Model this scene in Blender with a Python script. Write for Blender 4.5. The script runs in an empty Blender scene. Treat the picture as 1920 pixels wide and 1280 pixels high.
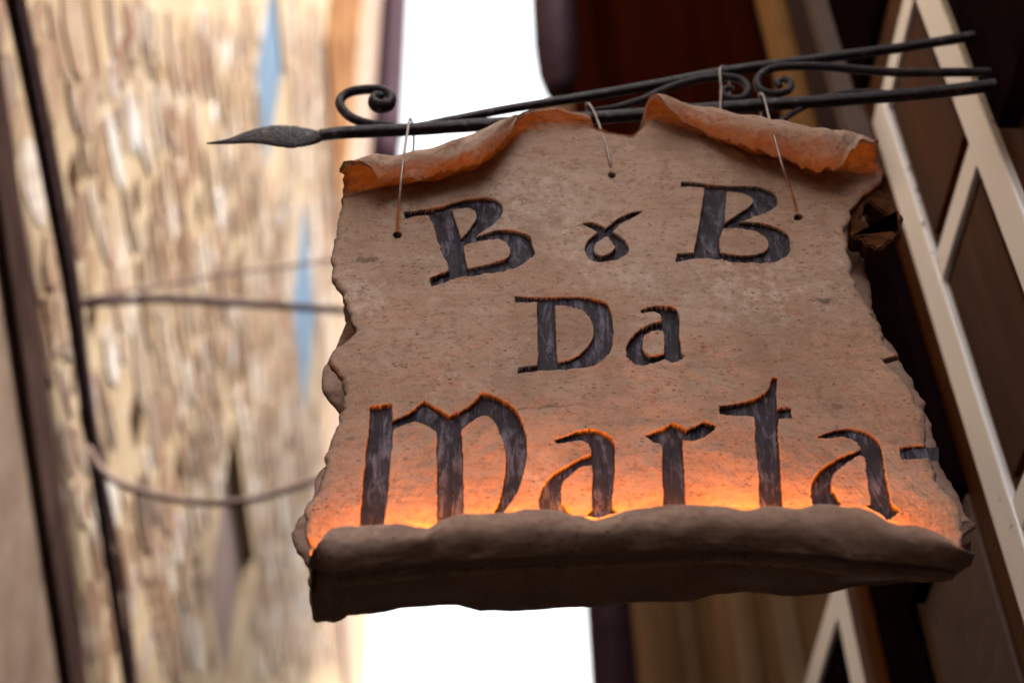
import bpy, bmesh, math, random
import numpy as np
from mathutils import Matrix, Vector
from mathutils.geometry import tessellate_polygon
from bpy_extras.object_utils import world_to_camera_view

SC = bpy.context.scene
COL = SC.collection
RNG = np.random.default_rng(7)
random.seed(7)

# ------------------------------------------------------------------ camera, light, exposure
cam_d = bpy.data.cameras.new('camera')
cam = bpy.data.objects.new('camera', cam_d); COL.objects.link(cam); SC.camera = cam
cam_d.sensor_width = 36; cam_d.lens = 54.375; cam_d.clip_start = .05; cam_d.clip_end = 500
CR_ = ((.99943047, -.02736642, -.01974358), (-.00540566, -.70736171, .70683109))
r_ = Vector(CR_[0]); f_ = Vector((.03330929, .7063218, .70710678))
r_ = (r_ - f_ * r_.dot(f_)).normalized(); u_ = r_.cross(f_).normalized()
cam.matrix_world = Matrix(((r_.x, u_.x, -f_.x, 0), (r_.y, u_.y, -f_.y, 0), (r_.z, u_.z, -f_.z, 1.6), (0, 0, 0, 1)))
cam_d.dof.use_dof = True; cam_d.dof.focus_distance = 1.62; cam_d.dof.aperture_fstop = 3.0

SUN_TO = Vector((.42, -.38, .82)).normalized()
world = bpy.data.worlds.new('World'); SC.world = world; world.use_nodes = True
wn = world.node_tree; wb = wn.nodes['Background']
sky = wn.nodes.new('ShaderNodeTexSky'); sky.sky_type = 'NISHITA'; sky.sun_disc = False
sky.sun_elevation = math.asin(SUN_TO.z); sky.sun_rotation = math.atan2(SUN_TO.x, SUN_TO.y)
sky.air_density = 1.0; sky.dust_density = 4.0; sky.ozone_density = 1.0
hs = wn.nodes.new('ShaderNodeHueSaturation'); hs.inputs['Saturation'].default_value = .12
wn.links.new(sky.outputs[0], hs.inputs['Color']); wn.links.new(hs.outputs[0], wb.inputs['Color'])
wb.inputs['Strength'].default_value = .13
sun_d = bpy.data.lights.new('sun', 'SUN'); sun_d.energy = 1.3; sun_d.angle = math.radians(10); sun_d.color = (1, .92, .86)
sun = bpy.data.objects.new('sun', sun_d); COL.objects.link(sun)
sun.rotation_euler = SUN_TO.to_track_quat('Z', 'Y').to_euler(); sun.location = (0, 0, 30)
SC.view_settings.view_transform = 'Standard'; SC.view_settings.look = 'None'
SC.view_settings.gamma = 1; SC.view_settings.use_curve_mapping = False
SC.view_settings.exposure = 2.92

# ------------------------------------------------------------------ data: metres on the sign's front plane (x, z)
FACE_Y = 1.13
IRON_Y = 1.155
LEFT_X = -1.1
RIGHT_X = .72
LETTERS = [('capital B painted black in the carved recess,with a long sloping top serif',[[(-0.0649,2.9347),(-0.0374,2.9416),(-0.0262,2.945),
(-0.0192,2.9478),(-0.0093,2.9529),(-0.0013,2.9567),(0.0031,2.9587),(0.0066,2.9599),(0.0102,2.961),(0.0155,2.9623),(0.0203,2.963),(0.0234,2.9632),
(0.0262,2.9633),(0.029,2.9631),(0.0316,2.9627),(0.034,2.9622),(0.0364,2.9614),(0.0386,2.9602),(0.0406,2.9586),(0.0424,2.9566),(0.044,2.9543),
(0.0453,2.9519),(0.0463,2.9495),(0.0469,2.9471),(0.0473,2.9448),(0.0473,2.9422),(0.047,2.9393),(0.0464,2.9363),(0.0455,2.933),(0.0445,2.93),
(0.0432,2.9273),(0.0413,2.9243),(0.0376,2.9194),(0.0282,2.9086),(0.0174,2.8963),(0.0281,2.9019),(0.0333,2.9044),(0.0363,2.9056),(0.0386,2.9064),
(0.0409,2.9069),(0.0432,2.9073),(0.0457,2.9075),(0.0482,2.9075),(0.0509,2.9072),(0.0551,2.9066),(0.0606,2.9051),(0.0648,2.9036),(0.0674,2.9024),
(0.0699,2.901),(0.0729,2.899),(0.078,2.8951),(0.079,2.8831),(0.0797,2.878),(0.0802,2.8743),(0.0813,2.8681),(0.0794,2.8642),(0.078,2.862),
(0.0766,2.8601),(0.0748,2.8581),(0.0716,2.855),(0.0672,2.8511),(0.0637,2.8483),(0.0613,2.8466),(0.0588,2.845),(0.0561,2.8437),(0.0534,2.8425),
(0.0503,2.8413),(0.045,2.8396),(0.0321,2.8365),(0.0186,2.833),(0.0051,2.8295),(-0.003,2.8272),(-0.0073,2.8257),(-0.0106,2.8242),(-0.0143,2.8219),
(-0.0208,2.8174),(-0.0314,2.8108),(-0.0339,2.8252),(-0.0263,2.8307),(-0.0211,2.8341),(-0.0134,2.8387),(-0.0137,2.8424),(-0.0141,2.8449),
(-0.0146,2.8475),(-0.0156,2.8512),(-0.0177,2.8588),(-0.0215,2.8725),(-0.0251,2.8859),(-0.0266,2.8927),(-0.0275,2.8972),(-0.0282,2.9018),
(-0.0291,2.906),(-0.0299,2.9099),(-0.0308,2.9134),(-0.0323,2.9182),(-0.0338,2.9224),(-0.035,2.9255),(-0.0372,2.9307),(-0.0511,2.9262),
(-0.0627,2.9225)],[(-0.0102,2.9412),(-0.0054,2.9429),(-0.0026,2.9437),(-0.0001,2.9442),(0.0025,2.9446),(0.0054,2.9448),(0.0079,2.9447),(0.01,2.9442),
(0.0119,2.9435),(0.0134,2.9424),(0.0147,2.9412),(0.0157,2.9397),(0.0164,2.9381),(0.0169,2.9363),(0.0172,2.9344),(0.0173,2.9324),(0.0172,2.9303),
(0.017,2.9282),(0.0165,2.9258),(0.0157,2.9233),(0.0143,2.9199),(0.0114,2.9134),(0.0066,2.9038),(0.0045,2.9001),(0.0029,2.8975),(0.0004,2.8935),
(-0.0015,2.9033),(-0.0053,2.9204),(-0.0082,2.9322),(-0.0094,2.9374)],[(0.0036,2.881),(0.0115,2.8848),(0.0176,2.8871),(0.0228,2.8887),(0.0263,2.8896),
(0.0297,2.8902),(0.0332,2.8907),(0.0367,2.8909),(0.0398,2.8908),(0.0425,2.8905),(0.045,2.8899),(0.047,2.8891),(0.0488,2.888),(0.0503,2.8866),
(0.0514,2.885),(0.0523,2.8831),(0.0531,2.881),(0.0537,2.8789),(0.0541,2.8766),(0.0544,2.8742),(0.0544,2.8718),(0.054,2.8694),(0.0532,2.867),
(0.0522,2.8645),(0.0508,2.8624),(0.0491,2.8605),(0.0471,2.8589),(0.0448,2.8575),(0.0422,2.8561),(0.0379,2.854),(0.0277,2.8498),(0.015,2.8457),
(0.0087,2.8436),(0.0071,2.8492),(0.0063,2.8526),(0.0058,2.8556),(0.0052,2.8588),(0.0048,2.8622),(0.0044,2.8656),(0.0041,2.869),(0.0039,2.8733)]]),
('looped ampersand between the two capitals',[[(0.1345,2.9183),(0.14,2.9198),(0.1435,2.9206),(0.146,2.9208),(0.1477,2.9207),(0.1495,2.9203),
(0.1513,2.9196),(0.1532,2.9186),(0.155,2.9175),(0.1567,2.9164),(0.1585,2.9149),(0.1617,2.9121),(0.1644,2.9147),(0.166,2.9163),(0.1682,2.9185),
(0.1714,2.9224),(0.1749,2.926),(0.1778,2.9287),(0.1799,2.9305),(0.182,2.9321),(0.1843,2.9338),(0.1868,2.9353),(0.1891,2.9367),(0.1915,2.9379),
(0.1937,2.9389),(0.196,2.9398),(0.1981,2.9404),(0.2002,2.9409),(0.2026,2.9412),(0.2069,2.9414),(0.2009,2.9357),(0.191,2.9275),(0.1847,2.9229),
(0.1815,2.9204),(0.1794,2.9185),(0.1775,2.9167),(0.1751,2.914),(0.1722,2.9105),(0.1684,2.9052),(0.1719,2.9025),(0.1738,2.9008),(0.1754,2.8994),
(0.1769,2.8978),(0.1784,2.8961),(0.1797,2.8943),(0.1809,2.8925),(0.1819,2.8906),(0.1827,2.8886),(0.1835,2.8866),(0.1842,2.8844),(0.1848,2.8821),
(0.1854,2.8797),(0.1856,2.8773),(0.1854,2.8749),(0.185,2.8726),(0.1842,2.8703),(0.1831,2.8682),(0.1818,2.8663),(0.1803,2.8646),(0.1785,2.8632),
(0.1765,2.8618),(0.1745,2.8605),(0.1723,2.8593),(0.1688,2.8577),(0.1639,2.8559),(0.16,2.8547),(0.1575,2.8543),(0.155,2.8541),(0.1525,2.8541),
(0.1502,2.8545),(0.148,2.855),(0.1459,2.8558),(0.1441,2.8567),(0.1424,2.8579),(0.1409,2.8593),(0.1397,2.8609),(0.1387,2.8627),(0.1379,2.8647),
(0.1373,2.8668),(0.1368,2.8691),(0.1366,2.8714),(0.1364,2.8738),(0.1365,2.8762),(0.1368,2.8786),(0.1372,2.8811),(0.1378,2.8835),(0.1386,2.8858),
(0.1395,2.888),(0.1406,2.8901),(0.1418,2.8921),(0.1433,2.8942),(0.1451,2.8963),(0.1476,2.8992),(0.1527,2.9045),(0.148,2.9082),(0.1451,2.9103),
(0.1429,2.9116),(0.1415,2.9125),(0.1392,2.9142)],[(0.1583,2.8956),(0.1594,2.8961),(0.1605,2.8964),(0.1618,2.8965),(0.1639,2.8963),(0.1658,2.8919),
(0.1668,2.8893),(0.1675,2.8871),(0.1683,2.8842),(0.1696,2.8787),(0.1677,2.8749),(0.1665,2.8729),(0.1654,2.8714),(0.1642,2.8701),(0.1628,2.8689),
(0.1614,2.8678),(0.1599,2.8669),(0.1583,2.8661),(0.1567,2.8655),(0.1551,2.8652),(0.1536,2.8652),(0.1521,2.8655),(0.1507,2.8661),(0.1495,2.8668),
(0.1485,2.8679),(0.1477,2.8691),(0.1472,2.8705),(0.1468,2.8721),(0.1466,2.8738),(0.1465,2.8756),(0.1466,2.8775),(0.1469,2.8794),(0.1474,2.8812),
(0.1481,2.883),(0.149,2.8847),(0.15,2.8864),(0.1511,2.8881),(0.1522,2.8897),(0.1535,2.8913),(0.1547,2.8927),(0.1559,2.8939),(0.1571,2.8948)]]),
('upright capital B painted black in the carved recess',[[(0.2544,2.9949),(0.2664,2.9945),(0.2751,2.9933),(0.2846,2.9912),(0.2941,2.9897),
(0.3037,2.9888),(0.3134,2.9886),(0.3231,2.9889),(0.3323,2.9888),(0.3388,2.9883),(0.3427,2.9876),(0.3462,2.9865),(0.3493,2.985),(0.352,2.9832),
(0.3543,2.9813),(0.3564,2.9793),(0.3582,2.9773),(0.3598,2.9753),(0.361,2.973),(0.3619,2.9705),(0.3625,2.9677),(0.3628,2.9648),(0.3628,2.962),
(0.3625,2.9594),(0.3619,2.9569),(0.3609,2.9547),(0.3597,2.9526),(0.3582,2.9505),(0.3563,2.9486),(0.3541,2.9467),(0.3519,2.9449),(0.3483,2.9422),
(0.3444,2.9397),(0.3416,2.9381),(0.3374,2.9359),(0.3314,2.9333),(0.3249,2.93),(0.3146,2.9243),(0.3273,2.9236),(0.3346,2.9227),(0.3386,2.922),
(0.3417,2.9212),(0.3446,2.9202),(0.3475,2.9189),(0.3503,2.9176),(0.3528,2.9162),(0.3551,2.9147),(0.3572,2.9131),(0.3593,2.9113),(0.3612,2.9093),
(0.3631,2.9071),(0.3648,2.9046),(0.3661,2.9017),(0.3668,2.8983),(0.367,2.8945),(0.3668,2.8903),(0.3663,2.8864),(0.3658,2.8827),(0.3651,2.8793),
(0.3643,2.8762),(0.3631,2.8733),(0.3615,2.8707),(0.3595,2.8683),(0.3571,2.8662),(0.3546,2.8643),(0.3521,2.8625),(0.3494,2.8608),(0.3466,2.8592),
(0.3435,2.8579),(0.3399,2.8568),(0.3358,2.8559),(0.3291,2.855),(0.3201,2.8545),(0.311,2.8549),(0.3054,2.8555),(0.3013,2.8562),(0.2948,2.8577),
(0.2888,2.8596),(0.2852,2.8605),(0.2805,2.8613),(0.2696,2.8622),(0.2623,2.8623),(0.2584,2.8622),(0.2554,2.8619),(0.2518,2.8613),(0.2454,2.8599),
(0.236,2.8575),(0.2377,2.8708),(0.2568,2.8724),(0.2588,2.8828),(0.2638,2.9039),(0.2689,2.9254),(0.2745,2.9517),(0.2803,2.9832),(0.2742,2.9843),
(0.2705,2.9849),(0.2656,2.9852),(0.2539,2.9851)],[(0.3063,2.9782),(0.3112,2.9783),(0.3141,2.9781),(0.3166,2.9777),(0.3192,2.977),(0.322,2.9761),
(0.3245,2.975),(0.3268,2.9739),(0.3288,2.9725),(0.3305,2.971),(0.3319,2.9695),(0.333,2.9678),(0.3338,2.9656),(0.3346,2.9614),(0.332,2.9564),
(0.3301,2.9534),(0.3279,2.9508),(0.3244,2.9472),(0.3171,2.9406),(0.3063,2.9302),(0.2972,2.9215),(0.2999,2.9403),(0.3035,2.9625)],[(0.2936,2.9107),
(0.3022,2.9116),(0.3069,2.9119),(0.3105,2.9118),(0.3141,2.9115),(0.3175,2.9111),(0.3208,2.9104),(0.3238,2.9095),(0.3267,2.9085),(0.3294,2.9073),
(0.3318,2.9059),(0.3341,2.9043),(0.3361,2.9026),(0.338,2.9006),(0.3395,2.8986),(0.3407,2.8964),(0.3415,2.8941),(0.342,2.8916),(0.3422,2.8892),
(0.3421,2.887),(0.3417,2.8848),(0.3411,2.8827),(0.3402,2.8807),(0.3391,2.8787),(0.3377,2.8769),(0.336,2.8752),(0.334,2.8735),(0.3314,2.872),
(0.3285,2.8707),(0.3251,2.8694),(0.3215,2.8685),(0.3177,2.8678),(0.3137,2.8675),(0.3096,2.8674),(0.3054,2.8677),(0.3012,2.8683),(0.2959,2.8694),
(0.2863,2.872),(0.287,2.8822),(0.2875,2.8875),(0.288,2.8913),(0.2886,2.8949),(0.2893,2.898),(0.29,2.9009),(0.2908,2.9035),(0.2918,2.9063)]]),
('capital D of the middle line',[[(0.0575,2.8009),(0.0751,2.7993),(0.0863,2.7991),(0.1023,2.7998),(0.1184,2.8005),(0.1258,2.8002),(0.1305,2.7997),
(0.135,2.7989),(0.1393,2.7979),(0.1434,2.7966),(0.1472,2.795),(0.1508,2.7931),(0.1537,2.7909),(0.1559,2.7884),(0.1574,2.7856),(0.1581,2.7825),
(0.1587,2.7791),(0.1592,2.7753),(0.1596,2.77),(0.1601,2.7598),(0.1602,2.7514),(0.1599,2.7463),(0.1595,2.7419),(0.1589,2.7371),(0.158,2.7319),
(0.157,2.7272),(0.1557,2.7228),(0.1542,2.7188),(0.1526,2.7151),(0.1508,2.7118),(0.1489,2.7087),(0.1468,2.7059),(0.1446,2.7034),(0.1425,2.7013),
(0.1404,2.6996),(0.1385,2.6983),(0.1367,2.6974),(0.1343,2.6966),(0.1315,2.6958),(0.1271,2.6951),(0.1185,2.6938),(0.1021,2.6923),(0.0826,2.6893),
(0.0673,2.6864),(0.0576,2.6849),(0.0593,2.6934),(0.0788,2.6978),(0.0796,2.7107),(0.0799,2.724),(0.08,2.7516),(0.0805,2.7911),(0.0727,2.791),
(0.0669,2.7913),(0.0573,2.7924)],[(0.1008,2.7874),(0.1073,2.7875),(0.1111,2.7873),(0.1141,2.7868),(0.1172,2.7861),(0.1203,2.7852),(0.1233,2.7838),
(0.1261,2.782),(0.1288,2.7798),(0.1313,2.7772),(0.1335,2.7743),(0.1352,2.7713),(0.1366,2.7681),(0.1376,2.7647),(0.1383,2.7612),(0.1389,2.7576),
(0.1391,2.754),(0.1392,2.7503),(0.139,2.7467),(0.1385,2.7434),(0.1378,2.7402),(0.1369,2.7373),(0.1357,2.7343),(0.1343,2.7314),(0.1327,2.7284),
(0.1308,2.7255),(0.1289,2.7227),(0.1269,2.7199),(0.1248,2.7173),(0.1226,2.7147),(0.1203,2.7124),(0.1179,2.7103),(0.1153,2.7085),(0.1127,2.7069),
(0.1101,2.7055),(0.1076,2.7044),(0.1047,2.7034),(0.0994,2.7022),(0.0992,2.7224),(0.0999,2.7518),(0.0999,2.7687),(0.1001,2.7776)]]),
('small letter a of the middle line',[[(0.1904,2.7767),(0.1954,2.7798),(0.1984,2.7813),(0.2008,2.7823),(0.2034,2.7832),(0.2062,2.7838),
(0.2089,2.7843),(0.2115,2.7845),(0.2142,2.7845),(0.2182,2.7841),(0.2215,2.7835),(0.224,2.7829),(0.2281,2.7816),(0.2296,2.7756),(0.2301,2.7713),
(0.2302,2.7668),(0.2299,2.7597),(0.2288,2.7454),(0.2277,2.7233),(0.2275,2.718),(0.2276,2.7154),(0.228,2.7137),(0.2287,2.712),(0.2305,2.7096),
(0.226,2.7052),(0.2228,2.7024),(0.2211,2.7012),(0.2197,2.7006),(0.2184,2.7004),(0.2172,2.7006),(0.2158,2.7011),(0.2144,2.7019),(0.2126,2.7033),
(0.2091,2.7065),(0.2045,2.7037),(0.2018,2.7021),(0.1983,2.7004),(0.1943,2.6988),(0.1918,2.6979),(0.1894,2.6973),(0.1872,2.697),(0.1852,2.6969),
(0.1832,2.6971),(0.1813,2.6975),(0.1795,2.6982),(0.1778,2.6992),(0.1762,2.7004),(0.1749,2.7018),(0.1737,2.7035),(0.1727,2.7055),(0.1718,2.7077),
(0.1713,2.7101),(0.1709,2.7127),(0.1707,2.7156),(0.1707,2.7185),(0.171,2.7214),(0.1715,2.7244),(0.1722,2.7273),(0.1732,2.73),(0.1743,2.7326),
(0.1755,2.735),(0.177,2.7372),(0.1786,2.7394),(0.1803,2.7415),(0.1822,2.7436),(0.1842,2.7457),(0.1863,2.7477),(0.1885,2.7495),(0.1909,2.7513),
(0.1934,2.753),(0.1962,2.7547),(0.1992,2.7563),(0.2034,2.7583),(0.2114,2.7617),(0.2107,2.7668),(0.21,2.7693),(0.2092,2.7709),(0.2082,2.7722),
(0.207,2.7731),(0.2055,2.7738),(0.2038,2.7742),(0.2014,2.7742),(0.1965,2.7737),(0.1901,2.7729)],[(0.2001,2.7449),(0.2024,2.7461),(0.2047,2.7469),
(0.2073,2.7471),(0.2116,2.7468),(0.212,2.7409),(0.2121,2.7374),(0.2119,2.7343),(0.2115,2.73),(0.2105,2.7217),(0.2096,2.7123),(0.2017,2.7108),
(0.1976,2.71),(0.1955,2.7099),(0.194,2.7103),(0.1926,2.7112),(0.1914,2.7124),(0.1904,2.714),(0.1895,2.7159),(0.1888,2.7181),(0.1882,2.7207),
(0.1879,2.7231),(0.1879,2.7255),(0.1882,2.7278),(0.1887,2.73),(0.1894,2.7321),(0.1903,2.7341),(0.1912,2.736),(0.1923,2.7379),(0.1937,2.7397),
(0.1954,2.7415),(0.1976,2.7432)]]),('broad arched M that starts the bottom line',[[(-0.0896,2.6394),(-0.0793,2.6414),(-0.0673,2.6435),
(-0.0665,2.6209),(-0.0605,2.624),(-0.0572,2.6259),(-0.0546,2.6278),(-0.052,2.6299),(-0.0495,2.6322),(-0.047,2.6347),(-0.0447,2.6374),(-0.0418,2.6409),
(-0.0367,2.6476),(-0.0288,2.6423),(-0.0239,2.6386),(-0.0192,2.6347),(-0.0153,2.6312),(-0.0105,2.6266),(-0.0031,2.6306),(0.0009,2.633),(0.0038,2.6351),
(0.0066,2.6375),(0.0092,2.6401),(0.0117,2.6428),(0.014,2.6459),(0.0167,2.65),(0.0213,2.6578),(0.0272,2.6558),(0.0306,2.6545),(0.0335,2.6531),
(0.0365,2.6514),(0.0397,2.6494),(0.0427,2.6472),(0.0456,2.6449),(0.0483,2.6423),(0.0509,2.6396),(0.0532,2.6365),(0.0553,2.633),(0.0571,2.6291),
(0.0588,2.6248),(0.0602,2.6205),(0.0615,2.616),(0.0625,2.6115),(0.0634,2.607),(0.0641,2.6019),(0.0646,2.5964),(0.0649,2.5905),(0.065,2.5841),
(0.0648,2.5779),(0.0643,2.5718),(0.0635,2.5658),(0.0618,2.5571),(0.0597,2.5476),(0.0584,2.5422),(0.0572,2.5386),(0.0557,2.5348),(0.0535,2.53),
(0.049,2.5213),(0.0451,2.5142),(0.043,2.5104),(0.0412,2.5077),(0.0393,2.5051),(0.0373,2.5026),(0.0355,2.5006),(0.0337,2.4988),(0.0316,2.4972),
(0.0279,2.4949),(0.0309,2.5042),(0.0331,2.5104),(0.035,2.5151),(0.0362,2.5187),(0.0374,2.5227),(0.0384,2.5272),(0.04,2.5347),(0.0418,2.5454),
(0.043,2.5541),(0.0436,2.5597),(0.0439,2.5652),(0.0439,2.5705),(0.0437,2.5757),(0.0434,2.5806),(0.0429,2.5853),(0.0422,2.5897),(0.0415,2.5938),
(0.0405,2.5978),(0.0395,2.6018),(0.0382,2.6057),(0.0369,2.6095),(0.0355,2.6129),(0.0341,2.616),(0.0327,2.6187),(0.0313,2.621),(0.0298,2.6229),
(0.0282,2.6243),(0.0266,2.6253),(0.0249,2.6259),(0.023,2.6259),(0.021,2.6253),(0.0188,2.6241),(0.0165,2.6224),(0.0141,2.6203),(0.0102,2.6167),
(0.0016,2.6074),(0.0023,2.5848),(0.0035,2.5554),(0.0036,2.5268),(0.0041,2.5045),(0.0042,2.4867),(-0.021,2.4866),(-0.0219,2.5058),(-0.0217,2.5338),
(-0.0227,2.5626),(-0.0226,2.5922),(-0.0232,2.6073),(-0.0291,2.6116),(-0.0324,2.6138),(-0.0351,2.6153),(-0.0377,2.6166),(-0.0403,2.6178),
(-0.0428,2.6183),(-0.0454,2.6183),(-0.048,2.6177),(-0.0518,2.616),(-0.057,2.6131),(-0.0649,2.6079),(-0.0658,2.5845),(-0.0664,2.5552),(-0.0678,2.5196),
(-0.069,2.4933),(-0.0694,2.4811),(-0.0925,2.4811),(-0.0927,2.4947),(-0.0921,2.5265),(-0.0913,2.5551),(-0.0905,2.5844),(-0.0892,2.6036),
(-0.089,2.6173)]]),('first small letter a of the bottom line',[[(0.0918,2.5971),(0.1002,2.6004),(0.1057,2.603),(0.1098,2.6052),(0.1124,2.6066),
(0.1151,2.6077),(0.1176,2.6086),(0.1201,2.6092),(0.1225,2.6098),(0.1247,2.6101),(0.1269,2.6103),(0.129,2.6103),(0.1311,2.6101),(0.1333,2.6095),
(0.1356,2.6087),(0.138,2.6076),(0.1403,2.6063),(0.1426,2.6046),(0.1448,2.6028),(0.1469,2.6006),(0.1485,2.5981),(0.1495,2.5954),(0.1502,2.5915),
(0.1503,2.5839),(0.1502,2.5749),(0.1499,2.5697),(0.1495,2.5651),(0.1488,2.5589),(0.1471,2.5472),(0.1449,2.5318),(0.1442,2.5254),(0.1439,2.5206),
(0.1436,2.5127),(0.1487,2.5077),(0.1383,2.5037),(0.1329,2.5012),(0.1301,2.5003),(0.1282,2.5001),(0.1265,2.5004),(0.1249,2.5011),(0.1234,2.5017),
(0.1217,2.5021),(0.1195,2.5024),(0.1153,2.5027),(0.1235,2.5107),(0.1247,2.5318),(0.1262,2.5471),(0.1268,2.5555),(0.127,2.5653),(0.1234,2.565),
(0.1213,2.5646),(0.1196,2.5639),(0.1178,2.563),(0.1159,2.5618),(0.1137,2.5602),(0.11,2.5573),(0.1053,2.5532),(0.1027,2.5506),(0.1005,2.548),
(0.0989,2.5456),(0.0977,2.5433),(0.0968,2.5405),(0.0961,2.5373),(0.0958,2.5337),(0.0957,2.5297),(0.0958,2.5261),(0.0961,2.5229),(0.0966,2.5202),
(0.0973,2.518),(0.0983,2.5158),(0.0994,2.5136),(0.1013,2.5111),(0.105,2.5066),(0.0991,2.5022),(0.0955,2.5004),(0.0923,2.4998),(0.0888,2.4998),
(0.0849,2.5006),(0.0817,2.5017),(0.0792,2.5033),(0.0772,2.5053),(0.076,2.5078),(0.075,2.5104),(0.0743,2.5132),(0.0739,2.516),(0.0738,2.519),
(0.0739,2.5221),(0.0743,2.5252),(0.075,2.5285),(0.0759,2.5318),(0.077,2.535),(0.0784,2.5382),(0.08,2.5413),(0.0819,2.5444),(0.0838,2.5472),
(0.0857,2.5498),(0.0876,2.5522),(0.0894,2.5542),(0.0914,2.5562),(0.0935,2.558),(0.0962,2.5601),(0.1013,2.5636),(0.1083,2.5684),(0.1122,2.5709),
(0.1171,2.5737),(0.1274,2.5785),(0.1274,2.5839),(0.1272,2.5867),(0.1266,2.5887),(0.1258,2.5905),(0.1247,2.5921),(0.1233,2.5935),(0.1218,2.5945),
(0.12,2.5953),(0.118,2.5959),(0.1157,2.5961),(0.1131,2.5959),(0.1096,2.5952),(0.1026,2.5934),(0.0994,2.5928),(0.0976,2.5926),(0.0963,2.5928),
(0.0946,2.5934),(0.0917,2.5949)]]),('letter r of the bottom line',[[(0.1822,2.6025),(0.1943,2.6094),(0.1991,2.612),(0.2015,2.6135),(0.2033,2.6148),
(0.2052,2.6164),(0.2085,2.6195),(0.2125,2.6174),(0.2147,2.616),(0.2163,2.6148),(0.2184,2.613),(0.2219,2.6096),(0.2273,2.6117),(0.2303,2.6131),
(0.2327,2.6145),(0.2356,2.6165),(0.2409,2.6204),(0.2455,2.6181),(0.2484,2.6163),(0.2528,2.6131),(0.2494,2.6086),(0.2473,2.6061),(0.2452,2.6041),
(0.243,2.6022),(0.2405,2.6003),(0.238,2.5986),(0.2356,2.5972),(0.2331,2.596),(0.2308,2.595),(0.2284,2.5945),(0.226,2.5943),(0.223,2.5946),
(0.2177,2.5958),(0.2163,2.5763),(0.2146,2.547),(0.2126,2.5164),(0.2118,2.5031),(0.19,2.5031),(0.1914,2.5255),(0.1931,2.5542),(0.1968,2.5927),
(0.1927,2.5931),(0.1904,2.5939),(0.1886,2.5951),(0.1863,2.5974)]]),('tall letter t of the bottom line',[[(0.258,2.6409),(0.2632,2.6413),
(0.2662,2.6418),(0.2702,2.6425),(0.2763,2.6441),(0.2824,2.6461),(0.2886,2.6486),(0.2942,2.6512),(0.298,2.6533),(0.3004,2.6549),(0.3027,2.6566),
(0.3049,2.6585),(0.307,2.6605),(0.3087,2.6625),(0.3103,2.6645),(0.3116,2.6666),(0.3126,2.6686),(0.3135,2.6707),(0.3143,2.673),(0.3152,2.6759),
(0.3167,2.6815),(0.3225,2.6807),(0.3204,2.6701),(0.3193,2.664),(0.3181,2.6561),(0.3162,2.6388),(0.3302,2.6397),(0.3293,2.6255),(0.3146,2.6247),
(0.3121,2.5993),(0.3085,2.5619),(0.3054,2.5329),(0.3039,2.5145),(0.3025,2.5033),(0.2798,2.5033),(0.2832,2.5328),(0.2859,2.5618),(0.2881,2.5916),
(0.2914,2.6254),(0.2899,2.6262),(0.2881,2.6266),(0.2843,2.627),(0.2713,2.6271),(0.2565,2.6275)]]),
('last small letter a of the bottom line',[[(0.3507,2.6015),(0.3568,2.6048),(0.3622,2.6073),(0.3672,2.6094),(0.3705,2.6105),(0.3738,2.6114),
(0.377,2.6121),(0.3802,2.6125),(0.3831,2.6128),(0.386,2.6128),(0.3886,2.6126),(0.391,2.6122),(0.3934,2.6115),(0.3958,2.6106),(0.3983,2.6095),
(0.4007,2.6082),(0.4029,2.6066),(0.4048,2.6047),(0.4065,2.6026),(0.4079,2.6003),(0.4091,2.5979),(0.41,2.5954),(0.4107,2.5928),(0.4111,2.5901),
(0.4114,2.5873),(0.4114,2.5845),(0.4113,2.5809),(0.4107,2.5743),(0.4091,2.5532),(0.4079,2.5346),(0.4078,2.526),(0.4079,2.5219),(0.4081,2.5194),
(0.4084,2.5175),(0.4089,2.5162),(0.4095,2.5149),(0.4105,2.5134),(0.4119,2.5115),(0.415,2.5078),(0.4073,2.5028),(0.4001,2.4984),(0.3978,2.5023),
(0.3963,2.5043),(0.3949,2.5058),(0.3933,2.5072),(0.3916,2.5084),(0.3897,2.5095),(0.3876,2.5106),(0.3848,2.5118),(0.3793,2.5138),(0.387,2.5168),
(0.3881,2.5216),(0.3887,2.5245),(0.3889,2.5271),(0.3891,2.5307),(0.3893,2.5376),(0.3899,2.5493),(0.3908,2.5584),(0.3928,2.5742),(0.3884,2.5774),
(0.3833,2.5744),(0.3803,2.5724),(0.3778,2.5706),(0.375,2.5685),(0.3722,2.5661),(0.3694,2.5636),(0.3652,2.5596),(0.3611,2.5553),(0.359,2.5526),
(0.3573,2.5501),(0.3561,2.5478),(0.3555,2.5458),(0.355,2.5436),(0.3546,2.5413),(0.3543,2.5388),(0.3542,2.5362),(0.3543,2.5338),(0.3545,2.5315),
(0.355,2.5294),(0.3556,2.5273),(0.3564,2.5253),(0.3572,2.5234),(0.3585,2.521),(0.3609,2.5167),(0.3562,2.513),(0.3533,2.5113),(0.3506,2.5102),
(0.3475,2.5094),(0.344,2.5089),(0.3411,2.5089),(0.3386,2.5094),(0.3366,2.5104),(0.3351,2.5119),(0.3338,2.5135),(0.3329,2.5153),(0.3322,2.5172),
(0.3318,2.5192),(0.3317,2.5216),(0.3318,2.5245),(0.3322,2.5279),(0.3328,2.5317),(0.3334,2.5351),(0.3341,2.538),(0.3349,2.5406),(0.3357,2.5426),
(0.3368,2.5448),(0.3381,2.5471),(0.3397,2.5496),(0.3415,2.5522),(0.3435,2.5547),(0.3456,2.5571),(0.3478,2.5593),(0.3513,2.5624),(0.3548,2.5652),
(0.3571,2.5669),(0.3606,2.5693),(0.366,2.5728),(0.3724,2.5765),(0.3793,2.58),(0.3906,2.5849),(0.3912,2.5867),(0.3913,2.5879),(0.3911,2.5891),
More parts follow.
